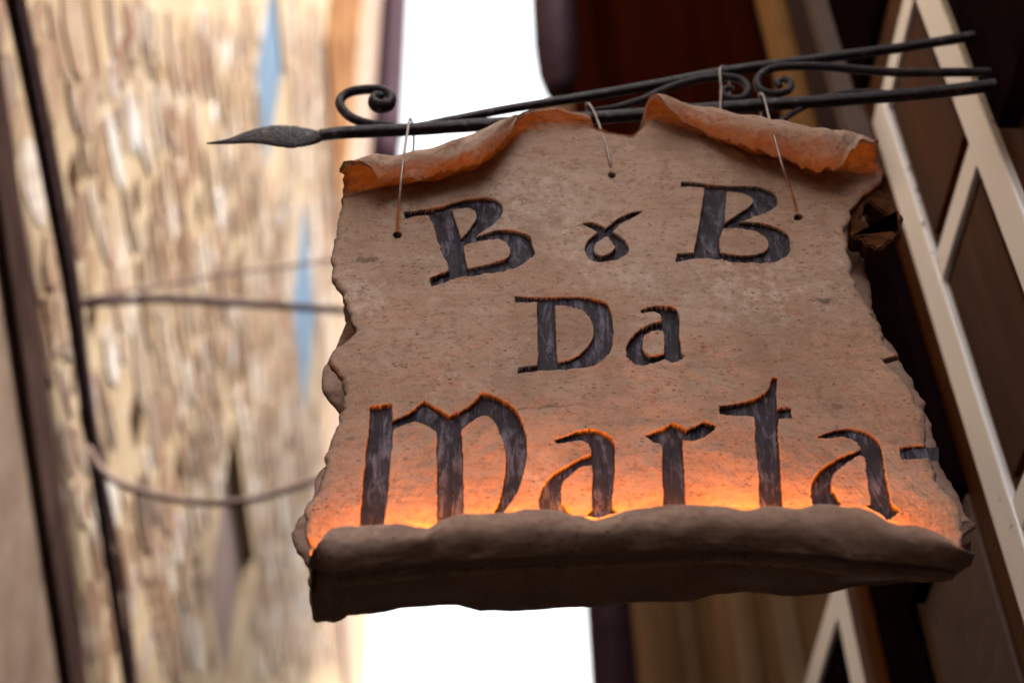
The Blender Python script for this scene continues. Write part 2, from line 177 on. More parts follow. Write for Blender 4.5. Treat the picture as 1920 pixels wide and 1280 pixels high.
(0.3907,2.5906),(0.39,2.5922),(0.3892,2.5937),(0.3883,2.595),(0.3872,2.5962),(0.386,2.5973),(0.3846,2.5983),(0.3832,2.5991),(0.3817,2.5997),
(0.3802,2.6003),(0.3786,2.6007),(0.3769,2.6009),(0.3751,2.6011),(0.3732,2.6011),(0.3711,2.6008),(0.3688,2.6004),(0.3662,2.5998),(0.3634,2.599),
(0.3608,2.5985),(0.3584,2.5982),(0.3557,2.5984),(0.3512,2.5993)]]),('short dash after the last letter at the torn edge',[[(0.4295,2.5888),
(0.4427,2.5913),(0.4579,2.5927),(0.4704,2.5937),(0.4666,2.5761),(0.4542,2.5755),(0.4301,2.5735),(0.4293,2.5764),(0.429,2.5783),(0.4289,2.5802),
(0.4291,2.5831)]])]
EDGE_L = [(-0.145,3.0289),(-0.1423,2.9849),(-0.136,2.9498),(-0.1381,2.9147),(-0.1413,2.8613),(-0.1375,2.8279),(-0.1264,2.8054),(-0.1154,2.7695),
(-0.1115,2.748),(-0.1147,2.7362),(-0.122,2.7284),(-0.1329,2.7198),(-0.1358,2.7052),(-0.1291,2.6932),(-0.119,2.6768),(-0.1136,2.657),(-0.1145,2.6447),
(-0.1192,2.6254),(-0.1237,2.6058),(-0.129,2.5838),(-0.1298,2.5504),(-0.1374,2.5224),(-0.1433,2.5084),(-0.143,2.4909),(-0.1367,2.4718),
(-0.1325,2.4537),(-0.1293,2.4214)]
EDGE_R = [(0.5031,3.0386),(0.492,3.0035),(0.4646,2.9739),(0.4452,2.9451),(0.4332,2.9079),(0.4287,2.8719),(0.4294,2.8456),(0.4304,2.8115),
(0.4381,2.7784),(0.4462,2.7343),(0.4554,2.7156),(0.4396,2.7085),(0.4426,2.6955),(0.4506,2.6857),(0.4572,2.6619),(0.4626,2.6255),(0.4591,2.5938),
(0.457,2.5766),(0.4606,2.5496),(0.4731,2.5201),(0.4718,2.4945),(0.4621,2.4696),(0.4517,2.4452),(0.4439,2.4215)]
HOLES = [[(-0.0655,2.8966),(-0.0659,2.8941),(-0.0672,2.8921),(-0.0692,2.8909),(-0.0714,2.8909),(-0.0735,2.892),(-0.0749,2.894),(-0.0755,2.8965),
(-0.0751,2.8991),(-0.0738,2.9011),(-0.0718,2.9023),(-0.0696,2.9023),(-0.0675,2.9012),(-0.0661,2.8992)],[(0.1799,3.005),(0.1792,3.0022),
(0.1776,2.9999),(0.1754,2.9987),(0.1731,2.9987),(0.171,2.9998),(0.1697,3.002),(0.1694,3.0048),(0.1701,3.0076),(0.1717,3.0098),(0.1739,3.0111),
(0.1762,3.0111),(0.1783,3.0099),(0.1796,3.0077)],[(0.3873,2.9332),(0.3864,2.9305),(0.3847,2.9284),(0.3824,2.9272),(0.3801,2.9272),(0.3782,2.9283),
(0.3771,2.9304),(0.377,2.933),(0.3779,2.9357),(0.3796,2.9378),(0.3819,2.939),(0.3842,2.939),(0.3861,2.9379),(0.3872,2.9358)]]
STAINS = [(-0.1045,2.8556,0.0087,0.0032,0.75),(0.389,2.7961,0.0069,0.004,0.9),(-0.1007,2.9806,0.0037,0.0051,0.7),(0.3758,2.6431,0.0037,0.0022,0.6),
(-0.1047,2.5983,0.0041,0.0029,0.6),(0.0766,2.7712,0.0028,0.0024,0.5),(0.3933,2.5264,0.0071,0.0028,0.45),(0.0241,2.9167,0.0024,0.0025,0.6),
(0.3158,2.8751,0.0018,0.0025,0.5),(-0.0522,2.5713,0.002,0.0021,0.5)]
CRACK = [(0.0556,2.6334),(0.0647,2.6371),(0.0752,2.6364),(0.0886,2.6401),(0.1002,2.6394),(0.1126,2.6424),(0.1227,2.6417)]
TOP_CURL = [(-0.1403,2.9516,0.0265,112),(-0.1367,2.9517,0.0277,132),(-0.1308,2.9527,0.0278,150),(-0.1236,2.9547,0.0278,160),
(-0.1117,2.9577,0.0278,168),(-0.101,2.9616,0.0279,205),(-0.0927,2.9655,0.0267,238),(-0.082,2.9694,0.0262,248),(-0.0457,2.9795,0.0263,255),
(-0.0214,2.9894,0.0264,257),(0.0061,3.0035,0.0278,257),(0.0173,3.0095,0.0279,256),(0.0291,3.0215,0.0261,255),(0.0386,3.0347,0.0238,252),
(0.0469,3.0469,0.0214,245),(0.0566,3.0603,0.019,225),(0.0663,3.0707,0.019,165),(0.0761,3.0781,0.0191,135),(0.0922,3.0857,0.0211,112),
(0.1115,3.0881,0.0211,105),(0.1373,3.0906,0.0173,100),(0.1534,3.0919,0.0141,95),(0.1592,3.092,0.009,45),(0.1661,3.09,0.0051,10),
(0.1818,3.084,0.0051,0),(0.2006,3.0791,0.0051,0),(0.2096,3.0876,0.0064,8),(0.2167,3.0961,0.0141,60),(0.2242,3.1005,0.0219,120),
(0.2332,3.1006,0.0232,170),(0.2473,3.0987,0.0212,225),(0.2628,3.0926,0.0199,255),(0.2845,3.0836,0.0198,264),(0.3139,3.0602,0.026,267),
(0.3375,3.0452,0.0284,267),(0.3731,3.0276,0.0308,266),(0.4023,3.0121,0.0318,266),(0.4231,3.0045,0.0324,264),(0.4355,3.0037,0.0317,240),
(0.4447,3.0028,0.0311,210),(0.457,3.001,0.0305,178),(0.4753,2.9983,0.0292,162),(0.4948,2.9957,0.0286,150)]
LIP = [(-0.125,2.4249),(-0.1236,2.4377),(-0.1195,2.4471),(-0.113,2.4542),(-0.1,2.4578),(-0.0765,2.4597),(-0.0528,2.4603),(-0.0386,2.4568),
(-0.0291,2.4556),(-0.0221,2.4616),(-0.015,2.4676),(0.004,2.4719),(0.0327,2.4732),(0.0591,2.4782),(0.0855,2.477),(0.1092,2.4703),(0.1195,2.4649),
(0.1282,2.4667),(0.143,2.4728),(0.1578,2.4784),(0.1821,2.4803),(0.2114,2.4828),(0.2333,2.4835),(0.2521,2.478),(0.2601,2.4762),(0.2692,2.4793),
(0.2841,2.4812),(0.308,2.4787),(0.3281,2.4825),(0.3475,2.4819),(0.3616,2.4789),(0.3749,2.4721),(0.3854,2.4636),(0.3965,2.4582),(0.409,2.4606),
(0.4183,2.4588),(0.4308,2.4492),(0.4439,2.4325)]
CREASE = [(-0.1335,2.4302),(-0.1133,2.4244),(-0.076,2.4291),(-0.0478,2.4326),(0.0185,2.4385),(0.1141,2.4439),(0.2106,2.4494),(0.259,2.4495),
(0.3355,2.4436),(0.354,2.4388),(0.4016,2.4347),(0.4439,2.4294),(0.4551,2.4318)]
REAR_EDGE = [(-0.1351,2.4325),(-0.1319,2.429),(-0.1232,2.4302),(-0.1157,2.4284),(-0.1085,2.4308),(-0.1029,2.4355),(-0.0794,2.4384),(-0.04,2.4444),
(-0.0003,2.4474),(0.0195,2.4414),(0.0493,2.4402),(0.0892,2.4431),(0.1242,2.4443),(0.1596,2.4497),(0.1899,2.4515),(0.2202,2.4534),(0.2412,2.4607),
(0.2719,2.4625),(0.2918,2.4601),(0.3119,2.4582),(0.3479,2.4613),(0.3745,2.4681),(0.4058,2.4712),(0.4268,2.4737),(0.4628,2.4737),(0.4807,2.4844),
(0.4986,2.5034)]
BACK_L = [(-0.1288,3.0017),(-0.1344,2.9354),(-0.1269,2.8551),(-0.1289,2.7879),(-0.1458,2.7476),(-0.1468,2.7281),(-0.1377,2.7013),(-0.1228,2.6825),
(-0.1163,2.6641),(-0.1293,2.6279),(-0.1381,2.5998),(-0.1433,2.5826),(-0.1478,2.559),(-0.1564,2.536),(-0.158,2.523),(-0.1522,2.507),(-0.1439,2.4913),
(-0.1353,2.4277)]
BACK_R = [(0.482,3.0094),(0.4681,2.9327),(0.461,2.8606),(0.4691,2.7925),(0.4769,2.7518),(0.4862,2.7125),(0.4913,2.667),(0.4861,2.6376),
(0.4876,2.6089),(0.4956,2.581),(0.4997,2.5471),(0.5038,2.524),(0.5042,2.5078),(0.4955,2.4886),(0.4704,2.4686)]
FLAP_OUT = [(0.4598,2.9836),(0.4633,2.9924),(0.4694,3.0064),(0.4742,3.0217),(0.4773,3.0045),(0.4843,3.0103),(0.4862,3.0054),(0.4882,2.996),
(0.4948,2.9872),(0.4994,2.9788),(0.4991,2.9645),(0.504,2.9619),(0.5046,2.9499),(0.5087,2.9473),(0.503,2.9384),(0.5019,2.9373),(0.5025,2.9279),
(0.4985,2.9208),(0.4902,2.913),(0.4908,2.916),(0.4872,2.9041),(0.4822,2.9044),(0.4769,2.8983),(0.4735,2.893),(0.4653,2.8889),(0.4616,2.8965),
(0.4582,2.8939),(0.4532,2.8996),(0.4516,2.9097),(0.4476,2.9061),(0.4399,2.9124),(0.4445,2.931),(0.447,2.957)]
FLAP_HOLE = [(0.4726,2.9761),(0.4763,2.9667),(0.4845,2.9553),(0.4917,2.9445),(0.4859,2.9374),(0.482,2.9291),(0.4762,2.9246),(0.4746,2.9233),
(0.4708,2.9249),(0.468,2.9295),(0.463,2.934),(0.4613,2.9392),(0.4552,2.9419),(0.4612,2.9527),(0.4659,2.968)]
IRON = [('lower_bar',[(-0.1716,3.1079),(-0.1462,3.1136),(-0.1075,3.1174),(-0.0622,3.1213),(-0.0036,3.1287),(0.0884,3.14),(0.1881,3.1515),
(0.2757,3.164),(0.3577,3.1765),(0.4263,3.1844),(0.4957,3.1936),(0.566,3.2039),(0.6375,3.2167),(0.7291,3.237)]),('upper_bar',[(-0.085,3.1242),
(-0.0494,3.1323),(-0.0037,3.1471),(0.0626,3.1691),(0.1573,3.1954),(0.2543,3.2247),(0.3326,3.2506),(0.3971,3.2673),(0.4843,3.2883),(0.5881,3.3136),
(0.7187,3.3514),(0.7578,3.3624)]),('end_scroll',[(-0.082,3.1307),(-0.0983,3.1304),(-0.118,3.1333),(-0.1383,3.147),(-0.1507,3.1687),(-0.1491,3.1866),
(-0.1377,3.198),(-0.1179,3.2029),(-0.0991,3.201),(-0.0886,3.1888),(-0.0894,3.172),(-0.0997,3.1663),(-0.11,3.1739),(-0.1065,3.1851),(-0.0984,3.183)]),
('middle_scroll',[(0.1555,3.163),(0.1893,3.1691),(0.2239,3.1842),(0.2526,3.2051),(0.2814,3.2217),(0.3099,3.2327),(0.3378,3.2367),(0.3564,3.2312),
(0.364,3.2152),(0.3589,3.1968),(0.3458,3.1898),(0.334,3.193),(0.3306,3.2042),(0.3378,3.2135),(0.3456,3.2102)]),('rear_scroll',[(0.7334,3.2536),
(0.6457,3.2531),(0.5754,3.2506),(0.5206,3.2554),(0.4729,3.2616),(0.4312,3.262),(0.4012,3.2567),(0.3821,3.2387),(0.3768,3.2188),(0.3845,3.2052),
(0.4004,3.2021),(0.4151,3.2092),(0.42,3.2243),(0.4131,3.2334),(0.4031,3.2263),(0.4059,3.2171)]),('brace',[(0.3897,3.1406),(0.4056,3.1585),
(0.4327,3.1823),(0.4705,3.2056),(0.5131,3.2144),(0.5605,3.2107)]),('spear',[(-0.3065,3.09),(-0.2796,3.0946),(-0.2549,3.1034),(-0.2295,3.107),
(-0.2036,3.1042),(-0.1811,3.1046),(-0.1678,3.1079),(-0.1461,3.1125)])]
WIRES = [[(-0.0709,1.136,2.9044),(-0.07,1.12,2.9084),(-0.0682,1.1,2.9212),(-0.0664,1.088,2.9484),(-0.0647,1.09,2.9891),(-0.0641,1.108,3.04),
(-0.0643,1.134,3.0968),(-0.064,1.144,3.1249),(-0.0634,1.155,3.1439),(-0.0611,1.166,3.1478),(-0.0586,1.172,3.1234),
(-0.0601,1.182,3.096)],[(0.1757,1.136,3.0143),(0.1734,1.126,3.0286),(0.1716,1.128,3.0564),(0.1684,1.134,3.0922),(0.1639,1.142,3.138),
(0.1592,1.148,3.1657),(0.1558,1.156,3.1799),(0.1573,1.166,3.1835),(0.1594,1.176,3.1725),(0.1632,1.185,3.146)],[(0.3845,1.136,2.942),
(0.3766,1.116,2.951),(0.3674,1.096,2.9597),(0.3611,1.084,2.9831),(0.3607,1.086,3.0302),(0.3659,1.104,3.0851),(0.3754,1.134,3.156),
(0.3775,1.144,3.1854),(0.3773,1.155,3.2028),(0.3794,1.168,3.2048),(0.3799,1.18,3.1648)],[(0.3175,1.146,3.1297),(0.3219,1.146,3.1625),
(0.3272,1.146,3.202),(0.3292,1.146,3.2308),(0.3326,1.15,3.2506),(0.3399,1.157,3.2643),(0.3472,1.166,3.269),(0.3444,1.17,3.2299),
(0.3392,1.18,3.1642)]]


# ------------------------------------------------------------------ materials
class NT:
    def __init__(s, name):
        s.m = bpy.data.materials.new(name); s.m.use_nodes = True
        s.t = s.m.node_tree; s.b = s.t.nodes['Principled BSDF']; s.tc = s.n('ShaderNodeTexCoord')
    def n(s, typ, **kw):
        o = s.t.nodes.new(typ)
        for k, v in kw.items(): setattr(o, k, v)
        return o
    def l(s, a, b): s.t.links.new(a, b)
    def mp(s, scale, rot=(0, 0, 0), src='Object'):
        m = s.n('ShaderNodeMapping'); m.inputs['Scale'].default_value = scale; m.inputs['Rotation'].default_value = rot
        s.l(s.tc.outputs[src], m.inputs[0]); return m.outputs[0]
    def noise(s, scale, detail=4, rough=.55, vec=None, dist=0):
        o = s.n('ShaderNodeTexNoise'); o.inputs['Scale'].default_value = scale; o.inputs['Detail'].default_value = detail
        o.inputs['Roughness'].default_value = rough; o.inputs['Distortion'].default_value = dist
        s.l(vec if vec is not None else s.tc.outputs['Object'], o.inputs['Vector']); return o.outputs[0]
    def ramp(s, fac, stops, interp='LINEAR'):
        o = s.n('ShaderNodeValToRGB'); e = o.color_ramp.elements; o.color_ramp.interpolation = interp
        while len(e) < len(stops): e.new(.5)
        for i, (p, c) in enumerate(stops):
            e[i].position = p; e[i].color = (c, c, c, 1) if isinstance(c, (int, float)) else (*c, 1)
        s.l(fac, o.inputs[0]); return o.outputs[0]
    def mix(s, fac, a, b, mode='MIX'):
        o = s.n('ShaderNodeMix', data_type='RGBA', blend_type=mode)
        for v, i in ((fac, 0), (a, 6), (b, 7)):
            if isinstance(v, tuple): o.inputs[i].default_value = (*v, 1)
            elif isinstance(v, (int, float)): o.inputs[i].default_value = v
            else: s.l(v, o.inputs[i])
        return o.outputs[2]
    def math(s, op, a, b=0.):
        o = s.n('ShaderNodeMath', operation=op)
        for v, i in ((a, 0), (b, 1)):
            if isinstance(v, (int, float)): o.inputs[i].default_value = v
            else: s.l(v, o.inputs[i])
        return o.outputs[0]
    def attr(s, name): return s.n('ShaderNodeAttribute', attribute_name=name).outputs['Fac']
    def out(s, col, rough=.8, metal=0., bump=None, bs=.3, bd=.002, spec=.3):
        for v, k in ((col, 'Base Color'), (rough, 'Roughness'), (metal, 'Metallic'), (spec, 'Specular IOR Level')):
            if isinstance(v, tuple): s.b.inputs[k].default_value = (*v, 1)
            elif isinstance(v, (int, float)): s.b.inputs[k].default_value = v
            else: s.l(v, s.b.inputs[k])
        if bump is not None:
            o = s.n('ShaderNodeBump'); o.inputs['Strength'].default_value = bs; o.inputs['Distance'].default_value = bd
            s.l(bump, o.inputs['Height']); s.l(o.outputs[0], s.b.inputs['Normal'])
        return s.m

def mat_clay(name='clay', painted=True):
    t = NT(name)
    big = t.noise(7, 5, .6); mid = t.noise(34, 6, .65); fin = t.noise(210, 5, .7)
    strk = t.noise(60, 5, .7, t.mp((.35, 1, 1.6), (0, .25, 0)))
    c = t.ramp(big, [(.3, (.32, .20, .142)), (.52, (.385, .25, .183)), (.7, (.44, .305, .236))])
    c = t.mix(t.ramp(strk, [(.45, 0.), (.7, .55)]), c, (.215, .13, .088))
    c = t.mix(t.ramp(mid, [(.52, 0.), (.72, .5)]), c, (.42, .30, .235))
    bl = t.math('MULTIPLY', t.ramp(t.noise(5.5, 4, .55, t.mp((1, 1, 1))), [(.54, 0.), (.66, 1.)]), t.ramp(t.noise(75, 6, .75), [(.44, 0.), (.66, .8)]))
    vd = t.n('ShaderNodeVectorMath', operation='DISTANCE'); t.l(t.mp((1, 0, 1)), vd.inputs[0]); vd.inputs[1].default_value = (.095, 0, 2.945)
    nr = t.math('MULTIPLY', t.ramp(t.math('ADD', vd.outputs['Value'], t.math('MULTIPLY', t.noise(14, 4, .6), .12)), [(.07, 1.), (.17, 0.)]), t.ramp(t.noise(60, 6, .78), [(.42, 0.), (.62, .85)]))
    bl = t.math('MAXIMUM', bl, nr)
    c = t.mix(bl, c, (.56, .46, .40))                                  # pale lime bloom
    rust = t.math('MULTIPLY', t.ramp(t.noise(16, 5, .7), [(.6, 0.), (.68, .8)]), t.ramp(t.noise(120, 4, .7), [(.5, 0.), (.6, 1.)]))
    c = t.mix(rust, c, (.30, .085, .035))                              # small iron stains
    gr = t.noise(330, 5, .8); sand = t.noise(150, 4, .7, t.mp((.8, 1, 1.25)))
    c = t.mix(t.ramp(gr, [(.54, 0.), (.68, .5)]), c, (.52, .42, .35)); c = t.mix(t.ramp(sand, [(.33, .6), (.47, 0.)]), c, (.17, .095, .062))
    c = t.mix(t.math('MULTIPLY', t.ramp(t.noise(9, 6, .7, t.mp((1, 1, .6))), [(.52, 0.), (.64, .55)]), 1), c, (.235, .15, .108))   # dirty smudges
    vo = t.n('ShaderNodeTexVoronoi'); vo.inputs['Scale'].default_value = 150; t.l(t.mp((.6, 1, 1.5)), vo.inputs['Vector'])
    sp = t.math('MULTIPLY', t.ramp(vo.outputs['Distance'], [(.12, 1.), (.24, 0.)]), t.ramp(t.noise(52, 3, .6), [(.5, 0.), (.58, 1.)]))
    c = t.mix(t.math('MULTIPLY', sp, .85), c, (.075, .04, .028))       # dark pinholes in the clay
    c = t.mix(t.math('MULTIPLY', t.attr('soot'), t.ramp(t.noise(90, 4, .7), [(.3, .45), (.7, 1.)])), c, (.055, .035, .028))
    bump = t.math('ADD', t.math('MULTIPLY', fin, .6), t.math('SUBTRACT', t.math('MULTIPLY', mid, .8), t.math('MULTIPLY', sp, .9)))
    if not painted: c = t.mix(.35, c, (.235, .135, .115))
    rough = .82
    if painted:
        p = t.attr('paint')
        c = t.mix(p, c, (.022, .016, .02)); rough = t.ramp(p, [(0, .82), (1, .5)])
    return t.out(c, rough, 0, bump, .38 if painted else .25, .0022, .2)

def mat_letter():
    t = NT('letter_paint')
    s1 = t.noise(95, 6, .75, t.mp((1, 1, .22), (0, .06, 0)), .6); s2 = t.noise(30, 5, .7); s3 = t.noise(260, 4, .7, t.mp((1, 1, .3)))
    c = t.mix(t.ramp(s2, [(.35, 0.), (.65, 1.)]), (.012, .008, .014), (.036, .025, .041))
    sc = t.math('MULTIPLY', t.ramp(s1, [(.49, 0.), (.60, 1.)]), t.ramp(s2, [(.36, .12), (.56, 1.)]))
    c = t.mix(t.math('MULTIPLY', sc, .75), c, (.22, .20, .26))
    c = t.mix(t.ramp(s3, [(.58, 0.), (.7, .8)]), c, (.012, .008, .011))
    return t.out(c, t.ramp(s1, [(.4, .5), (.7, .75)]), 0, t.math('ADD', t.math('MULTIPLY', s1, 1.4), t.math('MULTIPLY', s3, .5)), .9, .004, .3)

def mat_iron():
    t = NT('wrought_iron')
    a = t.noise(60, 5, .65); b = t.noise(260, 4, .7)
    c = t.ramp(a, [(.35, (.010, .005, .007)), (.58, (.022, .012, .016)), (.72, (.12, .09, .105))])
    return t.out(c, t.ramp(b, [(.3, .38), (.7, .65)]), .1, t.math('ADD', t.math('MULTIPLY', a, 1.5), b), .7, .003, .3)

def mat_flat(name, c1, c2, scale=6, rough=.8, metal=0., bs=.3, bd=.004, stretch=(1, 1, 1), detail=5, spec=0.):
    t = NT(name); v = t.mp(stretch); a = t.noise(scale, detail, .62, v); b = t.noise(scale * 6, 4, .65, v)
    f = t.math('ADD', t.math('MULTIPLY', a, .7), t.math('MULTIPLY', b, .3))
    return t.out(t.mix(t.ramp(f, [(.36, 0.), (.64, 1.)]), c1, c2), rough, metal, f, bs, bd, spec)

def mat_white():
    t = NT('chipped_white_paint'); a = t.noise(9, 6, .7, t.mp((1, 1, .35))); b = t.noise(40, 5, .75)
    c = t.mix(t.ramp(a, [(.4, 0.), (.7, .5)]), (.90, .91, .95), (.82, .80, .82))
    c = t.mix(t.ramp(t.math('ADD', t.math('MULTIPLY', a, .5), t.math('MULTIPLY', b, .5)), [(.60, 0.), (.63, .9)]), c, (.16, .09, .05))
    return t.out(c, .22, 0, t.math('ADD', a, b), .2, .002, .9)

STONE_STOPS = [(0, (0.044, 0.026, 0.016)), (.12, (0.096, 0.056, 0.031)), (.17, (0.178, 0.107, 0.056)), (.36, (0.244, 0.152, 0.078)), (.44, (0.281, 0.204, 0.133)),
               (.62, (0.318, 0.240, 0.163)), (.70, (0.148, 0.107, 0.085)), (.78, (0.333, 0.259, 0.185)), (.9, (0.444, 0.400, 0.348)), (1, (0.548, 0.525, 0.503))]
def mat_stone(name, from_attr):
    t = NT(name)
    r = t.attr('tint') if from_attr else t.n('ShaderNodeObjectInfo').outputs['Random']
    c = t.ramp(r, STONE_STOPS)
    n1 = t.noise(9, 5, .7, None if from_attr else t.tc.outputs['Object']); n2 = t.noise(2.1, 3, .6)
    c = t.mix(t.ramp(n1, [(.4, 0.), (.7, .6)]), c, (.20, .125, .07))
    g = t.n('ShaderNodeNewGeometry').outputs['Position']; st = t.noise(1.6, 6, .75, g); c = t.mix(t.ramp(st, [(.45, 0.), (.58, .8)]), c, (.175, .085, .042)); s5 = t.noise(3.1, 5, .7, g); c = t.mix(t.ramp(s5, [(.56, 0.), (.66, .7)]), c, (.46, .40, .33))
    return t.out(c, .9, 0, n1, .6, .02, .2)

M = dict(
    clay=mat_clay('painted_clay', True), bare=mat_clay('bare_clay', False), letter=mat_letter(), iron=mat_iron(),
    wire=mat_flat('galvanised_wire', (.20, .16, .15), (.34, .29, .27), 80, .45, .7),
    mortar=mat_flat('lime_mortar', (.25, .18, .11), (.36, .28, .19), 3, .95, 0, .6, .02),
    stone=mat_stone('stone_faces', False), rubble=mat_stone('rubble_faces', True),
    plaster=mat_flat('old_plaster', (.09, .056, .033), (.21, .135, .078), 1.4, .95, 0, .4, .02, (1, 1, .35)),
    greyplaster=mat_flat('grey_render', (.10, .07, .065), (.15, .11, .10), 3, .95, 0, .4, .02),
    white=mat_white(),
    brown=mat_flat('varnished_wood', (.026, .006, .001), (.10, .030, .004), 7, .5, 0, .3, .003, (1, 1, .1), 6, .03),
    redwood=mat_flat('dark_red_wood', (.012, .002, .001), (.027, .0048, .0018), 4, .6, 0, .3, .003, (1, 1, .1)),
    black=mat_flat('black_void', (.005, .002, .003), (.010, .004, .005), 4, .8),
    pipe=mat_flat('dark_painted_metal', (.020, .010, .014), (.035, .02, .025), 12, .5, .1),
    pale=mat_flat('pale_pink_plaster', (.22, .15, .115), (.29, .21, .165), 2, .95),
    cable=mat_flat('cable_sheath', (.030, .018, .022), (.07, .05, .06), 30, .5),
    greycable=mat_flat('grey_cable_sheath', (.13, .085, .07), (.22, .16, .14), 30, .6),
    blue=mat_flat('faded_blue_paint', (.085, .125, .175), (.13, .175, .225), 6, .7, 0, .2, .004, (1, 1, .2)),
    greywood=mat_flat('weathered_grey_wood', (.13, .095, .085), (.20, .15, .135), 6, .85, 0, .4, .004, (1, 1, .15)),
    beam=mat_flat('old_dark_timber', (.010, .005, .005), (.06, .036, .030), 7, .9, 0, .4, .006, (1, .15, 1)),
    ground=mat_flat('worn_paving', (.03, .025, .022), (.06, .05, .045), 3, .9),
)
mg = NT('orange_lamp'); mg.b.inputs['Base Color'].default_value = (1, .4, .05, 1)
mg.b.inputs['Emission Color'].default_value = (1, .26, .0, 1); mg.b.inputs['Emission Strength'].default_value = 14; M['lamp'] = mg.m

# ------------------------------------------------------------------ helpers
def link(name, me, m=None, parent=None, label=None, cat=None, group=None, kind=None):
    o = bpy.data.objects.new(name, me); COL.objects.link(o)
    if m is not None and me is not None and not me.materials: me.materials.append(m)
    if parent is not None: o.parent = parent
    for k, v in (('label', label), ('category', cat), ('group', group), ('kind', kind)):
        if v: o[k] = v
    return o

def thing(name, label, cat, loc=(0, 0, 0), group=None):
    return link(name, None, None, None, label, cat, group) if loc == (0, 0, 0) else _at(link(name, None, None, None, label, cat, group), loc)
def _at(o, loc): o.location = loc; return o

def mesh(name, v, f, smooth=False):
    me = bpy.data.meshes.new(name); me.from_pydata([tuple(p) for p in v], [], f); me.update()
    if smooth: me.polygons.foreach_set('use_smooth', np.ones(len(me.polygons), bool))
    return me

def grid_mesh(name, v, quads, smooth=True, attrs={}):
    me = bpy.data.meshes.new(name); nq = len(quads)
    me.vertices.add(len(v)); me.vertices.foreach_set('co', np.ascontiguousarray(v, np.float32).ravel())
    me.loops.add(nq * 4); me.loops.foreach_set('vertex_index', np.ascontiguousarray(quads, np.int32).ravel())
    me.polygons.add(nq); me.polygons.foreach_set('loop_start', np.arange(0, nq * 4, 4, dtype=np.int32))
    me.polygons.foreach_set('use_smooth', np.full(nq, smooth))
    for k, a in attrs.items():
        me.attributes.new(k, 'FLOAT', 'POINT').data.foreach_set('value', np.ascontiguousarray(a, np.float32).ravel())
    me.update(calc_edges=True); me.validate(); return me

def box_me(x0, x1, y0, y1, z0, z1, bev=0):
    bm = bmesh.new(); bmesh.ops.create_cube(bm, size=1)
    for v in bm.verts: v.co = ((x0 + x1) / 2 + v.co.x * (x1 - x0), (y0 + y1) / 2 + v.co.y * (y1 - y0), (z0 + z1) / 2 + v.co.z * (z1 - z0))
    if bev: bmesh.ops.bevel(bm, geom=bm.edges[:], offset=bev, segments=2, affect='EDGES', profile=.5)
    me = bpy.data.meshes.new('box'); bm.to_mesh(me); bm.free(); return me

def spline(P, n):
    P = np.asarray(P, float); k = len(P); t = np.linspace(0, k - 1, n); i = np.clip(t.astype(int), 0, k - 2); f = (t - i)[:, None]
    g = lambda j: P[np.clip(j, 0, k - 1)]
    a, b, c, d = g(i - 1), g(i), g(i + 1), g(i + 2)
    return .5 * (2 * b + (c - a) * f + (2 * a - 5 * b + 4 * c - d) * f ** 2 + (3 * b - a - 3 * c + d) * f ** 3)

def tube_me(P, ra, rb=None, up=(0, -1, 0), n=None, sides=10, jitter=0., sq=1.):
    """sweep an ellipse along P; ra lies in the plane across `up`, rb along `up`"""
    n = n or len(P) * 6; ra = np.broadcast_to(np.interp(np.linspace(0, 1, n), np.linspace(0, 1, np.size(ra)), np.atleast_1d(ra)), n)
    rb = ra if rb is None else np.interp(np.linspace(0, 1, n), np.linspace(0, 1, np.size(rb)), np.atleast_1d(rb))
    C = spline(P, n); T = np.gradient(C, axis=0); T /= np.linalg.norm(T, axis=1)[:, None] + 1e-12
    U = np.asarray(up, float)[None] - T * (T @ np.asarray(up, float))[:, None]; U /= np.linalg.norm(U, axis=1)[:, None] + 1e-9
    S = np.cross(T, U); a = np.linspace(0, 2 * np.pi, sides, endpoint=False)
    j = 1 + jitter * RNG.normal(size=(n, 1)) if jitter else 1
    ca, sa = (np.sign(g(a)) * np.abs(g(a)) ** sq for g in (np.cos, np.sin))
    V = C[:, None] + (S[:, None] * ca[None, :, None]) * (ra[:, None] * j)[..., None] + (U[:, None] * sa[None, :, None]) * (rb[:, None] * j)[..., None]
    q = []
    for i in range(n - 1):
        for s in range(sides):
            q.append((i * sides + s, (i + 1) * sides + s, (i + 1) * sides + (s + 1) % sides, i * sides + (s + 1) % sides))
    v = V.reshape(-1, 3)
    f = [tuple(x) for x in q] + [tuple(range(sides)), tuple((n - 1) * sides + s for s in range(sides))[::-1]]
    return mesh('tube', v, f, True)

def field(shape, step, wl, aniso=(1, 1), seed=0):
    """smooth random field of unit deviation, wavelength wl (m) on a grid of spacing step (m)"""
    r = np.random.default_rng(seed).normal(size=shape); F = np.fft.rfft2(r)
    sy, sx = (step, step) if np.isscalar(step) else step
    ky = np.fft.fftfreq(shape[0], sy)[:, None] * aniso[0]; kx = np.fft.rfftfreq(shape[1], sx)[None] * aniso[1]
    k = np.sqrt(kx ** 2 + ky ** 2) * wl; F *= np.exp(-.5 * (k / .75) ** 2)
    a = np.fft.irfft2(F, shape); return (a - a.mean()) / a.std()

def sdist(P, loops):
    """signed distance (negative inside) from points to closed outlines"""
    d2 = np.full(len(P), 1e9); ins = np.zeros(len(P), bool)
    for lp in loops:
        A = np.asarray(lp); B = np.roll(A, -1, 0)
        for a, b in zip(A, B):
            ab = b - a; t = np.clip(((P - a) @ ab) / (ab @ ab + 1e-15), 0, 1); q = P - a - t[:, None] * ab
            d2 = np.minimum(d2, (q ** 2).sum(1))
            if a[1] != b[1]:
                c = (a[1] > P[:, 1]) != (b[1] > P[:, 1]); xi = a[0] + (P[:, 1] - a[1]) * ab[0] / ab[1]; ins ^= c & (P[:, 0] < xi)
    d = np.sqrt(d2); return np.where(ins, -d, d)

